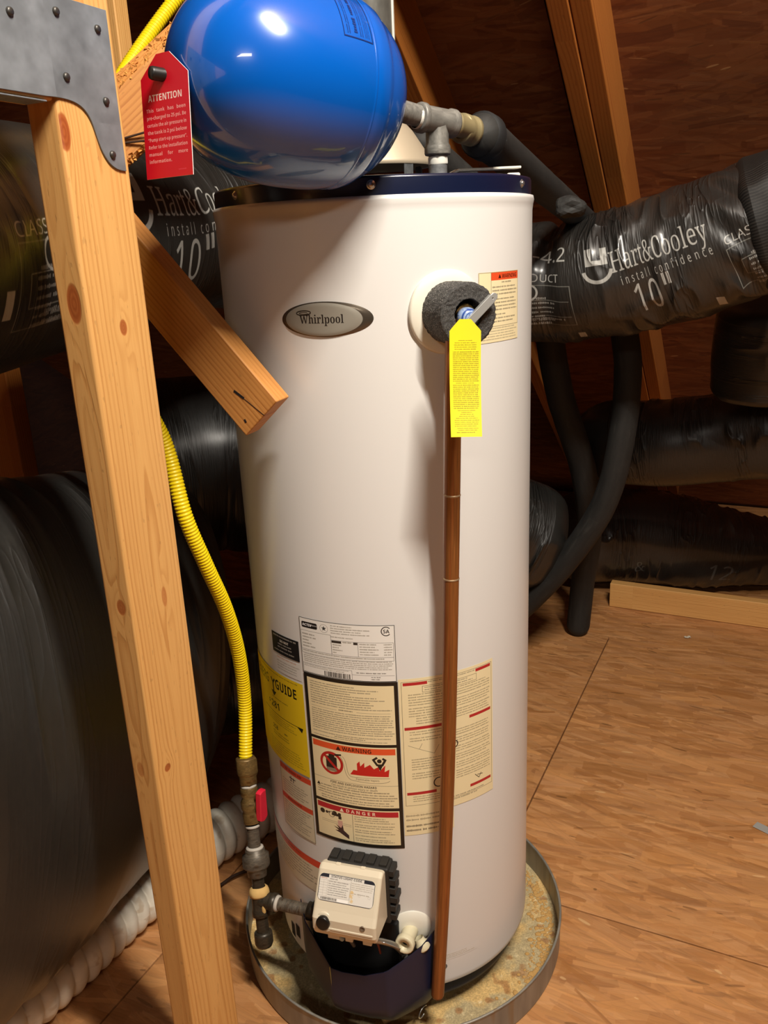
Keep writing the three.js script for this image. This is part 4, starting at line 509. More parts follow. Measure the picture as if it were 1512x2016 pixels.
{
  const t = thing('pipe_tee', 'galvanized tee fitting and nipples joining the blue tank to the heater top', 'pipe fitting');
  const tee = V(0.0842, 1.417, 0.168), x = TA.clone(), w = M.pipeGalv, tape = std({ color: 0xd8d6cc, roughness: 0.6 });
  mesh('tank_nipple', rod(TC.clone().addScaledVector(TA, TH - 0.004), tee.clone().addScaledVector(x, -0.012), 0.0128), w, t);
  mesh('tee_body', merged([turned(tee.clone().addScaledVector(x, -0.03), x, [[0.0125, 0], [0.0168, 0.0005], [0.0178, 0.003], [0.0178, 0.008], [0.0155, 0.011], [0.0155, 0.047], [0.0172, 0.05], [0.0172, 0.056], [0.0162, 0.058], [0.012, 0.058]], 36), turned(tee.clone().setY(tee.y - 0.004), V(0, -1, 0), [[0.0145, 0], [0.0145, 0.022], [0.0165, 0.026], [0.0165, 0.034], [0.0155, 0.036], [0.011, 0.036]], 8)]), w, t);
  mesh('thread_tape', turned(tee.clone().addScaledVector(x, -0.0335), x, [[0.013, 0], [0.0136, 0.001], [0.0136, 0.0035]], 24), tape, t); mesh('thread_tape', turned(tee.clone().setY(tee.y - 0.0415), V(0.05, -1, 0), [[0.0118, 0], [0.0124, 0.0015], [0.0124, 0.008], [0.0118, 0.0095]], 24), tape, t);
  mesh('heater_nipple', rod(tee.clone().setY(tee.y - 0.03), tee.clone().setY(HTOP - 0.007), 0.0117), std({ map: galvUV(1), color: 0xffffff, metalness: 0.4, roughness: 0.42 }), t);
  const o = V(0.142, 1.408, 0.105), dr = o.clone().sub(tee).normalize(); mesh('brass_coupling', merged([turned(tee.clone().addScaledVector(x, 0.026), dr, [[0.013, 0], [0.0152, 0.001], [0.0152, 0.006], [0.0135, 0.008], [0.0132, 0.022], [0.0132, 0.03]], 28), turned(tee.clone().addScaledVector(dr, 0.048), dr, [[0.0128, 0], [0.0178, 0.001], [0.0184, 0.004], [0.0184, 0.011], [0.0172, 0.013], [0.016, 0.02], [0.0186, 0.022], [0.0186, 0.027], [0.012, 0.034]], 28)]), M.brass, t);
}
// ---------------------------------------------------------------- copper discharge pipe
const copT = dataTex(256, 1024, (x, y) => { const a = fbm(x / 30, y / 70, 4, 3), b = noise(x / 6, y / 34, 6), s = sm(0.5, 0.72, fbm(x / 50 + 4, y / 26, 3, 8)); const k = 0.82 + 0.3 * (a - 0.45) + 0.12 * (b - 0.5); return [176 * k, lerp(112, 92, s) * k, lerp(56, 42, s) * k]; });
M.copper = std({ map: repeated(copT, 1, 2), metalness: 0.45, roughness: 0.42 });
{
  const t = thing('discharge_pipe', 'long brown copper discharge pipe running down the front of the white heater', 'pipe');
  const P = [V(0.0935, 1.182, 0.256), V(0.0915, 1.13, 0.258), V(0.088, 1.0, 0.259), V(0.082, 0.8, 0.258), V(0.073, 0.55, 0.257), V(0.06, 0.3, 0.256), V(0.047, 0.105, 0.2555)], cv = new THREE.CatmullRomCurve3(P);
  mesh('tube', new THREE.TubeGeometry(cv, 80, 0.0106, 24, false), M.copper, t);
  mesh('tube_end', rod(cv.getPointAt(1), cv.getPointAt(1).add(V(0.0002, -0.003, 0)), 0.0106, 0.0098), M.copper, t);
  const tp = (y) => { let b = 0; for (let i = 0; i <= 200; i++) if (Math.abs(cv.getPointAt(i / 200).y - y) < Math.abs(cv.getPointAt(b).y - y)) b = i / 200; return b; };
  for (const y of [0.957, 0.838]) { const k = tp(y); mesh('solder_ring', turned(cv.getPointAt(k), cv.getTangentAt(k), [[0.0106, -0.0016], [0.0112, -0.0008], [0.0113, 0.0004], [0.0106, 0.0012]], 24), std({ color: 0xb49a78, metalness: 0.6, roughness: 0.45 }), t); }
}
// ---------------------------------------------------------------- pipe insulation, insulated lines
const foamDark = dataTex(512, 512, (x, y) => { const a = fbm(x / 60, y / 24, 4, 2), b = noise(x / 3, y / 3, 7), d = sm(0.5, 0.75, fbm(x / 90 + 3, y / 40, 3, 5)), k = 30 + 16 * (a - 0.4) + 7 * (b - 0.5) + 16 * d; return [k * 1.03, k, k * 0.93]; });
M.foam = std({ map: repeated(foamDark, 2, 1), roughness: 0.72 });
const line = (name, label, pts, r, o = {}) => { const g = sweep(pts, { rad: (u, a) => r * (1 + 0.025 * (noise(u * 30, a * 1.2, 4) - 0.5)), nu: 90, na: 28, caps: [1, 1], ...o }); const t = thing(name, label, 'insulated pipe'); mesh('foam_sleeve', g, M.foam, t); return t; };
{
  const t = line('insulated_pipe', 'thick black foam pipe insulation sloping down from the brass fitting behind the heater top', [V(0.15, 1.405, 0.09), V(0.172, 1.411, -0.018), V(0.233, 1.393, -0.171), V(0.322, 1.362, -0.371), V(0.440, 1.323, -0.643), V(0.554, 1.283, -0.904)], 0.029);
  const R = rng(14), tear = new THREE.IcosahedronGeometry(0.018, 3), p = tear.attributes.position; for (let i = 0; i < p.count; i++) { const k = 1 + 0.5 * (noise(p.getX(i) * 90 + 5, p.getY(i) * 90, p.getZ(i) * 90 + 3.3) - 0.5); p.setXYZ(i, p.getX(i) * k * 1.5, p.getY(i) * k, p.getZ(i) * k); } tear.computeVertexNormals();
  const m = mesh('torn_foam', tear, M.foam, t); m.position.set(0.335, 1.318, -0.2); const bands = mesh('tape_end', turned(V(0.146, 1.407, 0.097), V(0.4, -0.12, -0.6), [[0.02, 0], [0.0302, 0.002], [0.0305, 0.02], [0.0296, 0.022]], 28), M.dark, t);
  const lt = canvas(128, 160, (g) => { g.fillStyle = '#141413'; g.fillRect(0, 0, 128, 160); g.strokeStyle = '#9a978c'; g.lineWidth = 9; g.strokeRect(22, 20, 84, 120); print(g, 34, 36, 64, 4, 26, { ink: '#a8a498', seed: 171, fill: 0.55 }); }); const q = mesh('sleeve_print', new THREE.PlaneGeometry(0.02, 0.026, 6, 1), std({ map: lt, roughness: 0.6 }), t); q.position.set(0.1728, 1.4085, 0.0835); q.rotation.set(-0.35, 0.55, 0.5);
}
line('insulated_pipe', 'black foam pipe insulation passing low behind the draft hood and tee', [V(0.083, 1.425, -0.16), V(0.12, 1.4, -0.2), V(0.2, 1.34, -0.26)], 0.024);
line('insulated_line', 'black insulated line curving down and left behind the right side of the heater', [V(0.62, 1.06, -0.85), V(0.634, 0.95, -0.835), V(0.628, 0.777, -0.835), V(0.595, 0.572, -0.863), V(0.502, 0.373, -0.925), V(0.411, 0.232, -0.984), V(0.33, 0.1, -1.07)], 0.035);
line('insulated_line', 'black insulated line crossing behind the other and standing on the floor with a rounded end', [V(0.45, 1.049, -0.96), V(0.495, 0.851, -0.99), V(0.584, 0.607, -1.06), V(0.627, 0.385, -1.139), V(0.627, 0.187, -1.202), V(0.62, 0.036, -1.215)], 0.038);
// ---------------------------------------------------------------- yellow gas hose and gas piping
{
  const P = [V(-0.13, 1.99, -0.27), V(-0.19, 1.87, -0.3), V(-0.268, 1.725, -0.307), V(-0.317, 1.678, -0.292), V(-0.368, 1.613, -0.260), V(-0.403, 1.555, -0.220), V(-0.416, 1.455, -0.083), V(-0.397, 1.344, 0.110), V(-0.376, 1.241, 0.186), V(-0.341, 1.120, 0.182), V(-0.314, 1.019, 0.141), V(-0.295, 0.905, 0.147), V(-0.278, 0.825, 0.130), V(-0.262, 0.734, 0.097), V(-0.256, 0.636, 0.065), V(-0.258, 0.532, 0.051), V(-0.262, 0.438, 0.076)];
  const g = sweep(P, { rad: (u) => 0.0112 + 0.0007 * Math.sin(u * 2 * PI / 0.0052), nu: 1700, na: 16 });
  const m = mesh('gas_hose', g, phys({ color: 0xf3d40e, roughness: 0.42, clearcoat: 0.15 })); tag(m, 'bright yellow ribbed gas hose snaking down between the post and the heater', 'hose');
}
{
  const t = thing('gas_piping', 'gas valve with red handle above dark iron pipe, union and tee, left of the heater', 'gas pipe');
  const iron = std({ map: repeated(ironTex, 1, 1), color: 0xd8d0c8, metalness: 0.35, roughness: 0.48 }), dk = std({ map: repeated(ironTex, 1, 1), color: 0x8c8478, metalness: 0.35, roughness: 0.4 }), dope = std({ color: 0xb8b0a4, roughness: 0.6 }), yel = std({ color: 0xd2ac6a, roughness: 0.8 });
  const brass = std({ map: repeated(ironTex, 1, 1), color: 0xffd890, metalness: 0.4, roughness: 0.45 });
  const A = V(-0.2615, 0.447, 0.074), Bp = V(-0.244, 0.135, 0.172), D = Bp.clone().sub(A).normalize(), at = (y) => A.clone().addScaledVector(D, (y - A.y) / D.y), seg = (nm, y0, prof, m, n = 28) => mesh(nm, turned(at(y0), D, prof, n), m, t);
  seg('flare_nut', 0.447, [[0.0125, 0], [0.0172, 0.001], [0.0195, 0.004], [0.0195, 0.026], [0.018, 0.03], [0.016, 0.033], [0.016, 0.046], [0.012, 0.047]], brass, 6);
  seg('joint_compound', 0.402, [[0.012, 0], [0.0138, 0.0015], [0.0138, 0.004], [0.012, 0.005]], dope);
  seg('valve_body', 0.3985, [[0.011, 0], [0.0148, 0.001], [0.0148, 0.014], [0.0125, 0.018], [0.0162, 0.026], [0.0162, 0.036], [0.0135, 0.042], [0.015, 0.045], [0.015, 0.062], [0.011, 0.063]], brass);
  const vc = at(0.372), out = V(0.9, -0.05, 0.45).normalize(); mesh('valve_stem', turned(vc, out, [[0.009, 0.006], [0.009, 0.017], [0.0062, 0.018], [0.0062, 0.026]], 16), brass, t);
  const hs = new THREE.Shape(); hs.moveTo(-0.0085, -0.022); hs.quadraticCurveTo(0, -0.031, 0.0085, -0.022); hs.lineTo(0.0078, 0.002); hs.lineTo(0.0066, 0.029); hs.quadraticCurveTo(0, 0.032, -0.0066, 0.029); hs.lineTo(-0.0078, 0.002); hs.closePath(); const hg = new THREE.ExtrudeGeometry(hs, { depth: 0.007, bevelEnabled: true, bevelSize: 0.0018, bevelThickness: 0.0018, bevelSegments: 3 }); const hm = mesh('valve_handle', hg, phys({ color: 0xd8203a, roughness: 0.38, clearcoat: 0.3 }), t); { const z = out.clone(), y = UP.clone().addScaledVector(z, -z.y).normalize(), x = V(0, 0, 0).crossVectors(y, z); place(hm, basis(x, y, z, vc.clone().addScaledVector(out, 0.0195))); }
  seg('joint_compound', 0.336, [[0.0108, 0], [0.0128, 0.001], [0.0128, 0.004], [0.0108, 0.005]], dope);
  seg('nipple', 0.335, [[0.0106, 0], [0.0106, 0.048]], iron);
  seg('joint_compound', 0.3, [[0.0108, 0], [0.0148, 0.001], [0.0152, 0.0045], [0.0108, 0.006]], dope);
  seg('union', 0.2975, [[0.011, 0], [0.0168, 0.002], [0.017, 0.009], [0.0232, 0.012], [0.0236, 0.03], [0.0205, 0.034], [0.0172, 0.037], [0.0165, 0.048], [0.011, 0.05]], iron, 12);
  seg('nipple', 0.252, [[0.0106, 0], [0.0106, 0.034]], dk);
  const blob = turned(at(0.228), D, [[0.011, -0.006], [0.0148, -0.004], [0.0168, 0.0005], [0.0172, 0.006], [0.0155, 0.0095], [0.011, 0.011]], 32), bp = blob.attributes.position; for (let i = 0; i < bp.count; i++) { const k = 1 + 0.18 * (noise(bp.getX(i) * 160, bp.getY(i) * 160, bp.getZ(i) * 160 + 2.5) - 0.5), c = at(bp.getY(i)); bp.setXYZ(i, c.x + (bp.getX(i) - c.x) * k, bp.getY(i), c.z + (bp.getZ(i) - c.z) * k); } blob.computeVertexNormals(); mesh('sealant_ring', blob, yel, t);
  const drip = new THREE.IcosahedronGeometry(0.0045, 2); drip.scale(0.8, 2.6, 0.7); const dm = mesh('sealant_drip', drip, yel, t); dm.position.copy(at(0.203)).add(V(0.0075, 0, 0.0125));
  const tc = at(0.2125), arm = V(-0.148, 0.211, 0.183).sub(tc).normalize();
  seg('tee', 0.226, [[0.011, 0], [0.0152, 0.001], [0.0155, 0.007], [0.0138, 0.01], [0.0138, 0.028], [0.0155, 0.033], [0.0155, 0.041], [0.0105, 0.042]], dk);
  mesh('tee_branch', turned(tc, arm, [[0.0138, 0], [0.0138, 0.02], [0.0156, 0.023], [0.0156, 0.031], [0.0105, 0.032]], 24), dk, t);
  mesh('joint_compound', turned(tc.clone().addScaledVector(arm, 0.0305), arm, [[0.0105, 0], [0.0135, 0.001], [0.013, 0.005], [0.0105, 0.006]], 24), dope, t);
  const e = V(-0.152, 0.2105, 0.18); mesh('branch_pipe', rod(tc.clone().addScaledVector(arm, 0.03), e, 0.0106), iron, t);
  mesh('elbow', merged([turned(e.clone().addScaledVector(arm, -0.012), arm, [[0.0108, 0], [0.0152, 0.001], [0.0154, 0.009], [0.014, 0.012], [0.014, 0.026]], 24)]), dk, t);
  mesh('inlet_nipple', rod(e.clone().addScaledVector(arm, 0.012), V(-0.118, 0.24, 0.228), 0.012, 0.012), dk, t); mesh('inlet_bend', rod(V(-0.118, 0.24, 0.228), V(-0.1, 0.3, 0.262), 0.012, 0.012), dk, t);
  seg('drip_nipple', 0.187, [[0.0106, 0], [0.0106, 0.03]], dk);
  seg('drip_cap', 0.16, [[0.0106, 0], [0.0152, 0.001], [0.0158, 0.006], [0.0158, 0.02], [0.013, 0.026], [0.006, 0.0285], [0.0001, 0.029]], dk, 14);
}

// ---------------------------------------------------------------- black flexible ducts
const crinkle = dataTex(1024, 1024, (x, y) => { const r = (a) => 1 - Math.abs(2 * a - 1); const w = x / 1024 * 36, q = y / 1024 * 10, a = r(noise(w * 1.0 + 1.6 * noise(w * 0.4, q * 0.7, 3), q, 1)), b = r(noise(w * 2.7, q * 2.1 + noise(w, q, 9), 2)), c = noise(w * 7, q * 5, 4), m = sm(0.35, 0.7, noise(w * 0.35, q * 0.45, 11)); const k = 255 * clamp(0.25 + m * (0.5 * a ** 5 + 0.28 * b ** 4) + 0.06 * c); return [k, k, k]; }, false);
const dustT = (seed) => dataTex(512, 512, (x, y) => { const a = fbm(x / 80, y / 70, 4, seed), b = noise(x / 2.5, y / 2.5, seed + 4), k = 29 + 17 * (a - 0.45) + 5 * (b - 0.5); return [k * 1.05, k * 1.0, k * 0.9]; });
const dust1 = dustT(3);
const film = (map, o = {}) => phys({ map, roughness: 0.5, bumpMap: repeated(crinkle, 1, 1), bumpScale: 0.007, clearcoat: 0.45, clearcoatRoughness: 0.3, ...o });
const ridge = (x) => 1 - Math.abs(2 * x - 1);
const wrap = (seed, amp) => (u, a) => { const q = Math.cos(a) * 1.3 + 3, w = Math.sin(a) * 1.3 + 3, n = noise(u * 7 + seed, q, w + seed), f = ridge(noise(u * 26 + seed * 3, q * 1.4, w * 1.4 + 9)), m = sm(0.4, 0.75, noise(u * 5 + seed * 7, q * 1.2, w * 1.2 + 4)); return amp * ((n - 0.5) * 2.2 + m * (f ** 3 - 0.3) * 1.3); };
const ductThing = (name, label, pts, r, { seed = 1, amp = 0.005, caps = [1, 1], mat = null, nu = 240, na = 96, side = V(0, 0, 1), group, radius = null, extra = {} } = {}) => {
  const wr = wrap(seed, amp), g = sweep(pts, { rad: (u, a, s) => { const k = wr(u, a) + (radius ? radius(u, a, s) : 0); return Array.isArray(r) ? [r[0] + k, r[1] + k] : r + k; }, nu, na, caps, side });
  const t = thing(name, label, 'duct', V(0, 0, 0), 0, group), L = g.userData.L; const m = mesh('duct_wrap', g, mat ? mat(L) : film(repeated(dust1, Math.max(1, L * 1.6), 2), { bumpMap: repeated(crinkle, Math.max(1, Math.round(L * 1.1)), 1), ...extra }), t); t.userData.len = L; return t;
};
// printed film: black sleeve with grey lettering; items place print at [metres along, angle in degrees]
const GREY = '#a9a8a2';
const printed = (L, r, seed, draw) => canvas(2048, 1024, (g, W, H) => {
  const R = rng(seed), im = g.createImageData(W, H); for (let y = 0, i = 0; y < H; y++) for (let x = 0; x < W; x++, i += 4) { const k = 33 + 18 * (fbm(x / 170, y / 130, 3, seed) - 0.45) + 4 * (hash(x, y, seed) - 0.5); im.data[i] = k * 1.07; im.data[i + 1] = k; im.data[i + 2] = k * 0.9; im.data[i + 3] = 255; } g.putImageData(im, 0, 0);
  const sx = W / L, sy = H / (2 * PI * r); const at = (u, a, f) => { g.save(); g.translate(u * sx, H * (0.5 - a / 360)); g.scale(sx, sy); f(g); g.restore(); }; draw(at, g);
});
const inkText = (g, s, size, width, font, gap = 0) => { g.fillStyle = GREY; g.font = font.replace('#', 100); let w = 0; for (const c of s) w += g.measureText(c).width + gap; g.save(); g.scale(width / (w - gap), size / 100); let x = 0; for (const c of s) { g.fillText(c, x, 0); x += g.measureText(c).width + gap; } g.restore(); };
const logo = (g) => { g.fillStyle = GREY; g.fillRect(-0.026, -0.05, 0.016, 0.042); g.fillRect(0.01, -0.05, 0.016, 0.042); g.fillRect(-0.012, -0.02, 0.024, 0.012); g.strokeStyle = GREY; g.lineWidth = 0.009; g.beginPath(); g.arc(0, 0.0, 0.032, 0.15, PI - 0.15); g.stroke(); };
const specBox = (g, w, h, seed) => { g.strokeStyle = 'rgba(140,140,132,0.75)'; g.lineWidth = 0.0018; g.strokeRect(0, 0, w, h); g.beginPath(); g.moveTo(w * 0.15, h * 0.34); g.lineTo(w * 0.97, h * 0.34); g.moveTo(w * 0.15, h * 0.74); g.lineTo(w * 0.97, h * 0.74); g.moveTo(w * 0.15, h * 0.34); g.lineTo(w * 0.15, h * 0.74); g.stroke(); print(g, w * 0.3, h * 0.27, w * 0.4, 1, 0.012, { ink: GREY, seed }); print(g, w * 0.25, h * 0.38, w * 0.55, 6, 0.0115, { ink: GREY, seed: seed + 1, ragged: 0.4 }); print(g, w * 0.4, h * 0.79, w * 0.5, 2, 0.014, { ink: GREY, seed: seed + 2 }); g.lineWidth = 0.004; g.strokeStyle = GREY; g.beginPath(); g.arc(w * 0.5, h * 0.16, 0.018, 0, 7); g.stroke(); };
const brandBlock = (g, w) => { inkText(g, 'Hart&Cooley', 0.062, w, '#px serif'); g.save(); g.translate(w * 0.06, 0.03); inkText(g, 'install confidence', 0.026, w * 0.93, '#px sans-serif', 40); g.restore(); g.save(); g.translate(w * 0.12, 0.104); inkText(g, '10', 0.094, w * 0.33, '#px sans-serif', 6); g.restore(); g.fillStyle = GREY; g.fillRect(w * 0.5, 0.032, w * 0.03, 0.026); g.fillRect(w * 0.55, 0.032, w * 0.03, 0.026); };
const bar = (g) => { g.fillStyle = '#b4b3ac'; g.fillRect(0, 0, 0.017, 0.034); };
const TXT = { L: {}, R: {} };
ductThing('flexible_duct', 'long black flexible duct with printed lettering, crossing behind the post toward the heater top', [V(-0.620, 1.287, 0.276), V(-0.586, 1.290, 0.128), V(-0.537, 1.302, -0.065), V(-0.493, 1.308, -0.172), V(-0.440, 1.313, -0.300), V(-0.377, 1.319, -0.428), V(-0.199, 1.283, -0.617), V(0.072, 1.213, -0.753)], 0.152, {
  seed: 2, amp: 0.0035, caps: [1, 1], side: V(0.6, 0, 0.8), radius: (u, a, s) => 0.02 * (1 - sm(0.15, 0.6, s)),
  mat: (L) => film(printed(L, 0.152, 3, (at) => { at(0.463, 7, (g) => brandBlock(g, 0.29)); at(0.42, 12, logo); at(0.079, 3.5, (g) => { inkText(g, 'CLASS 1', 0.024, 0.1, '#px sans-serif'); g.translate(0, 0.006); specBox(g, 0.15, 0.1, 181); }); at(0.05, -17, bar); at(0.44, -40, bar); }), { bumpMap: repeated(crinkle, 2, 1), bumpScale: 0.004 }),
});
ductThing('flexible_duct', 'black flexible duct with large printed lettering sagging right of the heater top, under the rafters', [V(0.28, 1.166, -0.79), V(0.378, 1.167, -0.728), V(0.454, 1.169, -0.69), V(0.525, 1.18, -0.655), V(0.624, 1.206, -0.612), V(0.713, 1.235, -0.56), V(0.765, 1.256, -0.53), V(0.82, 1.276, -0.497)], 0.137, {
  seed: 5, amp: 0.0065, caps: [1, 0.5], radius: (u, a, s) => -0.02 * Math.exp(-(((u - 0.17) / 0.02) ** 2)) * (0.5 + 0.5 * Math.sin(a)) + 0.006 * Math.exp(-(((u - 0.57) / 0.03) ** 2)) * Math.sin(a * 9 + u * 60),
  mat: (L) => film(printed(L, 0.137, 5, (at) => { at(0.31, 8, (g) => { g.rotate(-0.08); brandBlock(g, 0.218); }); at(0.285, 14, (g) => { g.scale(0.8, 0.85); logo(g); }); at(0.11, 24, (g) => inkText(g, 'R-4.2', 0.046, 0.112, '#px sans-serif')); at(0.092, 5, (g) => { inkText(g, 'AIR DUCT', 0.024, 0.11, '#px sans-serif'); g.translate(-0.05, 0.008); specBox(g, 0.185, 0.1, 191); }); at(0.552, 5, (g) => { g.rotate(-0.08); inkText(g, 'CLASS 1', 0.024, 0.09, '#px sans-serif'); g.translate(0, 0.008); specBox(g, 0.14, 0.09, 201); }); at(0.505, -38, (g) => { g.scale(0.8, 0.8); bar(g); }); at(0.222, -54, (g) => { g.scale(0.8, 0.8); bar(g); }); }), { bumpMap: repeated(crinkle, 1, 1), bumpScale: 0.009, clearcoat: 0.7, clearcoatRoughness: 0.22 }),
});
ductThing('duct_collar', 'dark mesh sleeve where the lettered duct ends at the right edge', [V(0.8, 1.27, -0.505), V(0.84, 1.285, -0.485), V(0.9, 1.3, -0.45), V(0.99, 1.32, -0.4)], 0.141, {
  seed: 9, amp: 0.004, caps: [0.3, 0.3], mat: () => { const t = dataTex(512, 512, (x, y) => { const w = Math.sin(y * 0.62 + 2 * noise(x / 30, y / 30, 2)), k = 26 + 14 * w + 10 * (noise(x / 4, y / 3, 5) - 0.5); return [k * 1.05, k, k * 0.93]; }); return phys({ map: repeated(t, 1, 3), bumpMap: repeated(t, 1, 3), bumpScale: 0.004, roughness: 0.5 }); },
});
ductThing('flexible_duct', 'black duct dropping down at the right edge below the mesh sleeve', [V(0.97, 1.07, -0.79), V(0.975, 0.98, -0.81), V(0.988, 0.89, -0.83)], 0.13, { seed: 12, amp: 0.005, caps: [0.5, 0.3] });
ductThing('flexible_duct', 'dark black duct lying across the middle right, between the insulated line and the right edge', [V(0.7, 0.67, -1.15), V(0.837, 0.68, -1.08), V(0.984, 0.705, -1.02), V(1.15, 0.74, -0.93)], 0.128, { seed: 15, amp: 0.006 });
ductThing('flexible_duct', 'crumpled black duct coming out from behind the right edge of the heater, above floor level', [V(0.1, 0.55, -1.06), V(0.206, 0.524, -1.05), V(0.323, 0.462, -1.03), V(0.42, 0.418, -1.04)], 0.165, { caps: [1, 0.6], seed: 18, amp: 0.007, extra: { clearcoat: 0.7, clearcoatRoughness: 0.22, bumpScale: 0.01 } });
ductThing('flexible_duct', 'shiny crinkled black duct lying on the floor behind the pale wood block', [V(0.74, 0.2, -1.62), V(0.867, 0.2, -1.61), V(1.056, 0.185, -1.58), V(1.24, 0.155, -1.55), V(1.44, 0.13, -1.53)], 0.172, {
  seed: 21, amp: 0.007, radius: (u, a, s) => -0.05 * sm(0.35, 1, s), mat: (L) => film(printed(L, 0.15, 8, (at) => { at(0.42, -34, (g) => { g.globalAlpha = 0.35; inkText(g, '12', 0.09, 0.09, '#px sans-serif'); }); at(0.16, -28, (g) => { g.globalAlpha = 0.35; inkText(g, '&', 0.05, 0.04, '#px serif'); }); }), { bumpMap: repeated(crinkle, 1, 1), bumpScale: 0.012, clearcoat: 0.8, clearcoatRoughness: 0.2 }),
});
ductThing('duct_bag', 'huge smooth black duct bag filling the lower left behind the post', [V(-0.661, 0.613, 0.368), V(-0.617, 0.590, 0.270), V(-0.584, 0.562, 0.143), V(-0.556, 0.527, -0.025), V(-0.519, 0.516, -0.147), V(-0.502, 0.501, -0.227)], [0.2, 0.405], { seed: 25, amp: 0.004, side: V(0.85, 0, 0.5), nu: 200, na: 128, caps: [1, 0.5], radius: (u, a, s) => -0.1 * Math.max(0, Math.abs(s - 0.3) - 0.35) ** 1.3 + 0.005 * sm(0.6, 1, -Math.sin(a)) * Math.sin(u * 120 + Math.cos(a) * 5 + 3 * noise(u * 20, a * 2, 3)) * sm(0.7, 0.1, s), extra: { bumpScale: 0.003, roughness: 0.55 } });
ductThing('flexible_duct', 'dusty black duct right of the post, behind the upper part of the yellow hose', [V(-0.62, 0.75, -0.75), V(-0.548, 0.748, -0.78), V(-0.436, 0.745, -0.82), V(-0.312, 0.72, -0.84), V(-0.16, 0.66, -0.87)], 0.225, { seed: 28, amp: 0.006, caps: [0.4, 1] });
ductThing('flexible_duct', 'low glossy black duct behind the yellow hose, resting above the white ribbed hose', [V(-0.47, 0.295, -0.53), V(-0.41, 0.295, -0.55), V(-0.345, 0.29, -0.56), V(-0.2, 0.27, -0.64)], 0.168, { seed: 31, amp: 0.003, extra: { clearcoat: 0.8, clearcoatRoughness: 0.2, roughness: 0.4, bumpScale: 0.003 } });
// ---------------------------------------------------------------- white ribbed hose on the floor
{
  const P = [V(-1.1, 0.056, 0.86), V(-0.95, 0.056, 0.6), V(-0.79, 0.056, 0.36), V(-0.722, 0.056, 0.272), V(-0.66, 0.056, 0.18), V(-0.606, 0.056, 0.09), V(-0.545, 0.056, -0.02), V(-0.48, 0.056, -0.125), V(-0.395, 0.056, -0.225), V(-0.31, 0.056, -0.305), V(-0.2, 0.056, -0.39)], pitch = 0.031;
  const g = sweep(P, { rad: (u, a) => { const ph = ((u / pitch - a / (2 * PI)) % 1 + 1) % 1, s = Math.sin(ph * PI); return 0.045 + 0.011 * Math.pow(s, 0.6) + 0.0012 * (noise(u * 60, a * 2, 5) - 0.5); }, nu: 760, na: 48, caps: [1, 1] });
  const wt = dataTex(512, 512, (x, y) => { const a = fbm(x / 40, y / 50, 4, 7), d = sm(0.56, 0.72, fbm(x / 26 + 4, y / 60, 3, 12)), k = 228 + 22 * (a - 0.45); return [lerp(k, 168, d * 0.35), lerp(k * 0.97, 138, d * 0.35), lerp(k * 0.9, 104, d * 0.35)]; });
  const m = mesh('ribbed_hose', g, phys({ map: repeated(wt, 4, 2), roughness: 0.42, clearcoat: 0.2 })); tag(m, 'white ribbed flexible hose lying on the floor beneath the black duct bag', 'hose');
}
// ---------------------------------------------------------------- small things on the floor
{ const m = mesh('wood_block', boardGeo(0.089, 1.4, 0.038, 0.0025, 0.62), M.pine); place(m, basis(UP.clone().negate(), E1.clone(), E2.clone(), room(0.069 + 0.7, -1.639, 0.0455))); tag(m, 'pale pine board lying on edge on the floor in front of the ducts at right', 'wooden board'); }
{ const g = new RoundedBoxGeometry(0.1, 0.0016, 0.022, 1, 0.0006), m = mesh('metal_strip', g, M.chrome); m.material = std({ color: 0xb8b6b0, metalness: 0.3, roughness: 0.35 }); m.position.set(0.823, 0.0018, -0.205); m.rotation.y = -50 * D2R; tag(m, 'small shiny metal strip lying on the floor at the right edge', 'metal strip'); }
{ const m = mesh('rusty_wire', new THREE.TubeGeometry(new THREE.CatmullRomCurve3([V(-0.43, 0.004, -0.1), V(-0.39, 0.006, -0.118), V(-0.36, 0.012, -0.14), V(-0.325, 0.006, -0.166)]), 24, 0.0034, 8), M.rust); tag(m, 'short rusty wire on the floor left of the iron gas pipe', 'wire'); }
{ const R = rng(9), g = new THREE.PlaneGeometry(0.02, 0.012, 4, 2), p = g.attributes.position; for (let i = 0; i < p.count; i++) p.setZ(i, (R() - 0.5) * 0.004); g.computeVertexNormals(); const e = mesh('paper_scrap', merged([g, (() => { const q = g.clone(); q.scale(1, 1, 1); q.translate(0, 0, -0.0004); q.rotateY(0); return q; })()]), std({ color: 0xd8cdb8, roughness: 0.8, side: THREE.DoubleSide })); e.rotation.x = -PI / 2; e.position.set(0.965, 0.003, -1.155); tag(e, 'tiny white scrap of paper on the floor near the wood block', 'scrap'); }
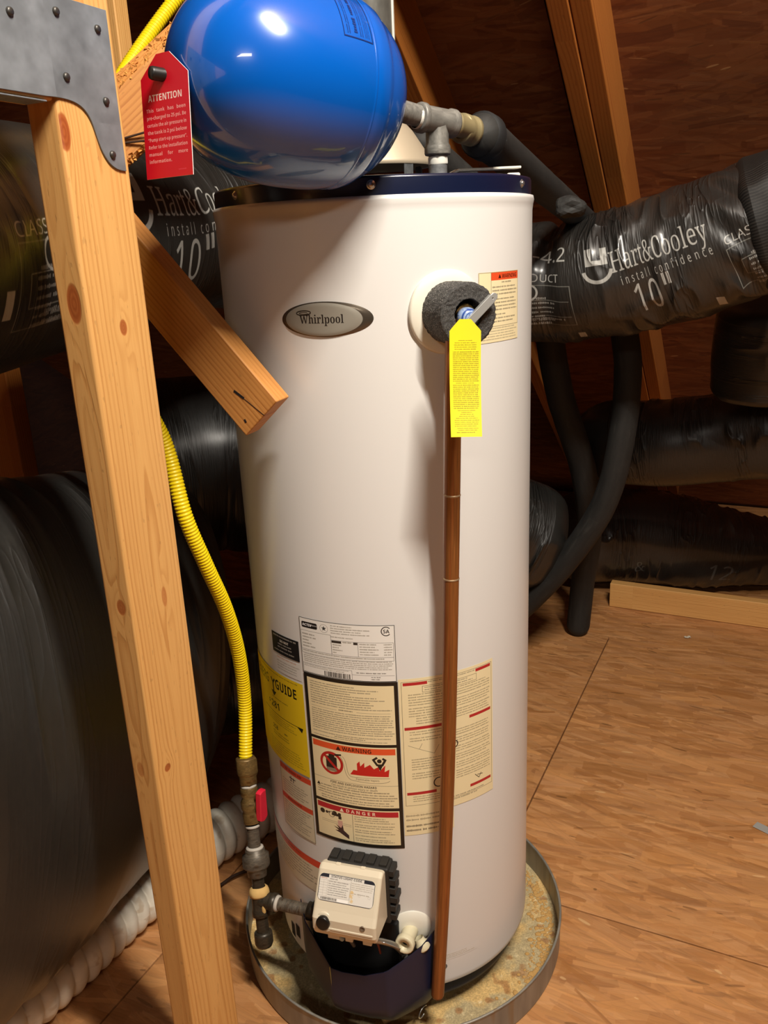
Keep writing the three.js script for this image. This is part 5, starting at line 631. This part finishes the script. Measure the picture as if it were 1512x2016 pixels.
// ---------------------------------------------------------------- flue
{ const t = thing('vent_pipe', 'grey galvanized vent pipe rising from the heater behind the blue tank', 'vent pipe'), b = V(0.004, HTOP + 0.119, -0.06); mesh('pipe', rod(b, b.clone().setY(2.08), 0.0385, 0.0385, 48), std({ map: galvUV(3), color: 0xc4bfb2, metalness: 0.45, roughness: 0.5 }), t); mesh('lock_seam', rod(b.clone().add(V(0.0355, 0, 0.0155)), b.clone().add(V(0.0355, 0, 0.0155)).setY(2.08), 0.0028, 0.0028, 8), std({ color: 0xd0ccc0, metalness: 0.4, roughness: 0.5 }), t); }
// ---------------------------------------------------------------- shop light, plus an added fill light in the same housing, out of frame
function shopOrFillLight(Q, label, ax) {
  const t = thing('shop_or_fill_light', label, 'lamp'), z = Q.to.clone().sub(Q.at).normalize(), x = ax.clone().addScaledVector(z, -ax.dot(z)).normalize(), y = V(0, 0, 0).crossVectors(z, x); place(t, basis(x, y, z, Q.at));
  const h = mesh('housing', new RoundedBoxGeometry(Q.w + 0.04, Q.h + 0.03, 0.05, 2, 0.008), std({ color: 0xd8d8d4, roughness: 0.5 }), t); h.position.z = -0.035;
  const d = mesh('diffuser', new RoundedBoxGeometry(Q.w, Q.h, 0.008, 1, 0.002), std({ color: 0xffffff, emissive: Q.color, emissiveIntensity: 6, roughness: 0.6 }), t); d.position.z = -0.008;
  const up = UP.clone().applyQuaternion(t.quaternion.clone().invert()).multiplyScalar(0.4);
  for (const s of [-0.35, 0.35]) { const a = V(s * Q.w, 0, -0.055); mesh('hanger', rod(a, a.clone().add(up), 0.002, 0.002, 6), M.chrome, t); }
  const L = new THREE.RectAreaLight(Q.color, Q.power, Q.w, Q.h); L.position.copy(Q.at).addScaledVector(z, 0.002); L.quaternion.setFromRotationMatrix(basis(x.clone().negate(), y, z.clone().negate(), V(0, 0, 0))); L.name = 'shop_or_fill_glow'; scene.add(L);
}
shopOrFillLight(LAMP, 'slim shop light hung above and in front of the heater, out of frame', V(-0.75, 0, -0.66));
shopOrFillLight(LAMP2, 'added fill light in a lamp housing, unseen behind the viewer, out of frame', V(1, 0, 0.1));
renderer.render(scene, camera);
